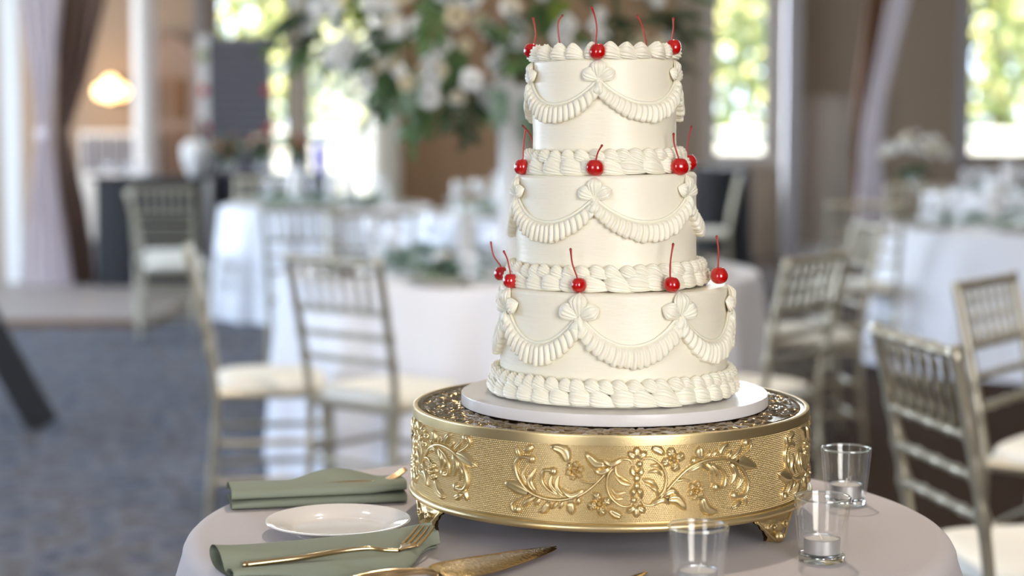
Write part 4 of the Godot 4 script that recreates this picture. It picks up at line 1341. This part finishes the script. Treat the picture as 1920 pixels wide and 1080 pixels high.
func far_things() -> void:
	var d := thing("curtain", "dark taupe drape gathered by a tie beside the white casing at far left", "curtain", Vector3.ZERO)
	obj("drape", hanging([[0.03, -3.72, -3.38, -14.8], [0.7, -3.70, -3.46, -14.8], [1.25, -3.70, -3.58, -14.8], [1.7, -3.68, -3.42, -14.8], [2.4, -3.66, -3.24, -14.8], [4.3, -3.64, -2.95, -14.8]], 4, 0.05, 1), M["drape"], d)
	obj("tie_band", Sf.new().lathe([Vector2(0.09, 1.20), Vector2(0.095, 1.25), Vector2(0.09, 1.30)], 20), M["drape"], d)
	d.get_node("tie_band").position = Vector3(-3.66, 0, -14.8)
	var s := thing("curtain", "pale lavender sheer gathered by a tie in front of the taupe drape at far left", "curtain", Vector3.ZERO)
	obj("sheer", hanging([[0.03, -3.95, -3.52, -14.62], [0.6, -3.88, -3.60, -14.62], [1.25, -3.79, -3.68, -14.62], [1.7, -3.83, -3.64, -14.62], [2.4, -3.93, -3.56, -14.62], [4.3, -4.02, -3.45, -14.62]], 4, 0.05, 2), M["sheer"], s)
	obj("tie_band", Sf.new().lathe([Vector2(0.07, 1.21), Vector2(0.074, 1.25), Vector2(0.07, 1.29)], 20), M["sheer"], s)
	s.get_node("tie_band").position = Vector3(-3.735, 0, -14.62)
	d = thing("curtain", "rust brown drape swept aside between the right windows", "curtain", Vector3.ZERO)
	obj("drape", hanging([[0.03, 3.2, 3.5, -17.1], [1.1, 3.17, 3.32, -17.1], [1.6, 3.2, 3.4, -17.1], [2.5, 3.30, 3.54, -17.1], [4.3, 3.4, 3.8, -17.1]], 3, 0.05, 3), M["rust drape"], d)
	s = thing("curtain", "white sheer swept aside beside the rust brown drape at right", "curtain", Vector3.ZERO)
	obj("sheer", hanging([[0.03, 3.2, 3.55, -17.0], [1.1, 3.24, 3.42, -17.0], [1.6, 3.30, 3.48, -17.0], [2.5, 3.48, 3.68, -17.0], [4.3, 3.6, 3.95, -17.0]], 3, 0.04, 4), M["sheer"], s)
	# black bar in front of the drapes
	var b := thing("draped_bar", "black-draped bar table in front of the tied drapes at far left", "bar", Vector3(-2.92, 0.03, -14.75))
	obj("skirt", Sf.new().grid(func(a, bb):
		var th: float = a * TAU
		var cx := signf(sin(th)) * pow(absf(sin(th)), 0.4) * 0.42
		var cz := signf(cos(th)) * pow(absf(cos(th)), 0.4) * 0.24
		var k: float = 1 + 0.03 * sin(th * 22) * (1 - bb)
		return Vector3(cx * k, bb * 0.85, cz * k), 96, 6, true), M["black cloth"], b)
	obj("top", Sf.new().box(Vector3(0, 0.86, 0), Vector3(0.88, 0.025, 0.5), 0.008), M["black cloth"], b)
	var b2 := thing("draped_bar", "black-draped bar table under the bright bouquets", "bar", Vector3(-1.93, 0.03, -14.95))
	obj("skirt", Sf.new().grid(func(a, bb):
		var th: float = a * TAU
		var cx := signf(sin(th)) * pow(absf(sin(th)), 0.4) * 0.50
		var cz := signf(cos(th)) * pow(absf(cos(th)), 0.4) * 0.2
		var k: float = 1 + 0.03 * sin(th * 18) * (1 - bb)
		return Vector3(cx * k, bb * 0.88, cz * k), 96, 6, true), M["black cloth"], b2)
	obj("top", Sf.new().box(Vector3(0, 0.888, 0), Vector3(1.04, 0.024, 0.44), 0.008), M["black cloth"], b2)
	for k in 3:
		var x: float = [-3.27, -3.12, -3.0][k]
		put_copy("water_goblet", Vector3(x, 0.903, -14.78), 0, ["left", "middle", "right"][k] + " one of three clear straight glasses on the black bar", "glasses on the black bar")
	var u := thing("white_urn", "white tapered urn standing on the right end of the black bar", "urn", Vector3(-2.56, 0.903, -14.72))
	obj("body", Sf.new().lathe([Vector2(0.0001, 0), Vector2(0.045, 0), Vector2(0.05, 0.02), Vector2(0.085, 0.1), Vector2(0.105, 0.19), Vector2(0.095, 0.25), Vector2(0.06, 0.29), Vector2(0.05, 0.285), Vector2(0.0001, 0.27)], 32), M["white paint"], u)
	var bo := thing("dark_bottle", "slim black bottle standing behind the white urn", "bottle", Vector3(-2.53, 0.903, -14.95))
	obj("body", Sf.new().lathe([Vector2(0.0001, 0), Vector2(0.045, 0), Vector2(0.047, 0.01), Vector2(0.047, 0.26), Vector2(0.03, 0.33), Vector2(0.022, 0.36), Vector2(0.022, 0.46), Vector2(0.0001, 0.465)], 24), M["black metal"], bo)
	var bv := thing("blue_vase", "bright blue vase at the right end of the far bar", "vase", Vector3(-1.56, 0.932, -14.85))
	obj("body", Sf.new().lathe([Vector2(0.0001, 0), Vector2(0.04, 0), Vector2(0.055, 0.08), Vector2(0.05, 0.2), Vector2(0.03, 0.25), Vector2(0.04, 0.28), Vector2(0.036, 0.28), Vector2(0.025, 0.25), Vector2(0.0001, 0.2)], 24), M["blue glass"], bv)
	# louvred panel before the left window
	var p := thing("louvred_panel", "tall dark grey louvred panel between pale posts before the left window", "panel", Vector3(-2.47, 0, -16.4))
	obj("backing", Sf.new().box(Vector3(0.03, 1.1, -0.02), Vector3(0.54, 2.0, 0.03), 0.004), M["panel grey"], p)
	for k in 26:
		obj("slat", Sf.new().box(Vector3(0.03, 0.14 + k * 0.076, 0.02), Vector3(0.54, 0.05, 0.03), 0.006, Basis(Vector3.RIGHT, 0.4)), M["panel grey"], p)
	for q in [[-0.29, 0.085, "white paint"], [0.31, 0.03, "panel grey"]]:
		obj("post", Sf.new().box(Vector3(q[0], 1.06, 0), Vector3(q[1], 2.1, 0.08), 0.006), M[q[2]], p)
	for q in [[-0.28, 1.93, "lime green"], [0.29, 1.93, "lime green"], [-0.28, 1.62, "red petal"], [0.29, 1.62, "red petal"], [-0.27, 1.28, "red petal"], [0.31, 1.28, "red petal"]]:
		obj("knob", Sf.new().grid(func(a, bb):
			var ph: float = (bb - 0.5) * PI
			return Vector3(q[0], q[1], 0.05) + 0.045 * Vector3(cos(ph) * sin(a * TAU), sin(ph), 0.6 * cos(ph) * cos(a * TAU)), 16, 8, true), M[q[2]], p)
	# side hall: lamp, glazed cabinet, arched door
	var l := thing("wall_lamp", "glowing cluster lamp on the far wall of the side hall", "lamp", Vector3(-4.5, 1.70, -20.6))
	obj("back_plate", Sf.new().box(Vector3(0, 0.0, -0.36), Vector3(0.2, 0.3, 0.03), 0.01), M["brown trim"], l)
	obj("arm", Sf.new().tube([Vector3(0, 0, -0.36), Vector3(0, -0.12, -0.15), Vector3(0, -0.12, 0)], [0.015], 8), M["brown trim"], l)
	for q in [Vector3(-0.11, -0.02, 0), Vector3(0.11, -0.02, 0), Vector3(0, 0.07, 0.02), Vector3(0, -0.05, 0.08)]:
		obj("globe", Sf.new().grid(func(a, bb):
			var ph: float = (bb - 0.5) * PI
			return q + 0.085 * Vector3(cos(ph) * sin(a * TAU), sin(ph), cos(ph) * cos(a * TAU)), 20, 12, true), M["lamp globe"], l)
	var ol := OmniLight3D.new()
	ol.name = "lamp_light"
	ol.light_color = Color(1.0, 0.78, 0.5)
	ol.light_energy = 0.25
	ol.omni_range = 20.0
	ol.omni_attenuation = 2.0
	ol.light_size = 0.15
	ol.shadow_enabled = true
	ol.position = Vector3(0, 0.05, 0.28)
	l.add_child(ol)
	var gc := thing("glazed_cabinet", "white glazed cabinet under the lamp in the side hall", "cabinet", Vector3(-4.55, 0, -20.75))
	obj("carcass", Sf.new().box(Vector3(0, 0.62, -0.05), Vector3(0.66, 1.24, 0.3), 0.01), M["white paint"], gc)
	for k in 4:
		obj("pane", Sf.new().box(Vector3(-0.23 + 0.153 * k, 0.98, 0.105), Vector3(0.125, 0.4, 0.01), 0.003), M["panel grey"], gc)
	for k in 2:
		var dr := obj("door", Sf.new().box(Vector3(-0.16 + 0.32 * k, 0.38, 0.11), Vector3(0.3, 0.66, 0.02), 0.005), M["white paint"], gc)
		obj("handle", Sf.new().tube([Vector3(-0.04 + 0.08 * k, 0.42, 0.125), Vector3(-0.04 + 0.08 * k, 0.42, 0.145), Vector3(-0.04 + 0.08 * k, 0.34, 0.145), Vector3(-0.04 + 0.08 * k, 0.34, 0.125)], [0.005], 6), M["brown trim"], dr)
	var ad := Node3D.new()
	ad.name = "door_1"
	add_child(ad)
	ad.position = Vector3(-3.93, 0, -20.95)
	ad.set_meta("kind", "structure")
	ad.set_meta("label", "brown arched double door in the side hall")
	var fr := []
	for k in 25: fr.append(Vector3(-0.32 * cos(k * PI / 24), 2.0 + 0.32 * sin(k * PI / 24), 0.03))
	fr.push_front(Vector3(-0.32, 0, 0.03)); fr.append(Vector3(0.32, 0, 0.03))
	obj("arch_frame", Sf.new().tube(fr, [0.04], 8), M["door wood"], ad)
	for k in 2:
		var leafd := obj("door_leaf", Sf.new().box(Vector3(-0.145 + 0.29 * k, 1.0, 0.02), Vector3(0.28, 2.0, 0.05), 0.006), M["door wood"], ad)
		for r in 3:
			obj("panel", Sf.new().box(Vector3(-0.145 + 0.29 * k, 0.4 + 0.6 * r, 0.05), Vector3(0.18, 0.48, 0.02), 0.008), M["brown trim"], leafd)
	var fan := Sf.new().grid(func(a, bb): return Vector3(-0.3 * bb * cos(a * PI), 2.0 + 0.3 * bb * sin(a * PI), 0.02), 24, 4)
	obj("fanlight", fan, M["door wood"], ad)
	# black stand at right of the cake
	var bs := thing("draped_stand", "black-draped high table against the wall right of the cake", "table", Vector3(1.80, 0, -15.6))
	obj("skirt", Sf.new().lathe([Vector2(0.27, 0.0), Vector2(0.25, 0.3), Vector2(0.24, 0.94), Vector2(0.235, 0.955), Vector2(0.0001, 0.955)], 40), M["black cloth"], bs)
	# folding sign leg at the far left
	var ez := thing("sign_easel", "black A-frame sign easel standing at the left picture edge", "easel", Vector3(-2.6, 0, -8.05))
	for q in [[Vector3(0.55, 0, 0.14), Vector3(-0.14, 1.22, 0.02)], [Vector3(-0.95, 0, 0.14), Vector3(-0.26, 1.22, 0.02)], [Vector3(-0.2, 0, -0.5), Vector3(-0.2, 1.2, -0.03)]]:
		var dv: Vector3 = q[1] - q[0]
		var bs2 := Basis(Quaternion(Vector3.UP, dv.normalized()))
		obj("leg", Sf.new().box((q[0] + q[1]) / 2 + Vector3(0, 0.012, 0), Vector3(0.14, dv.length(), 0.04), 0.004, bs2), M["black metal"], ez)
	obj("ledge", Sf.new().box(Vector3(-0.2, 0.5, 0.14), Vector3(0.62, 0.04, 0.06), 0.004), M["black metal"], ez)
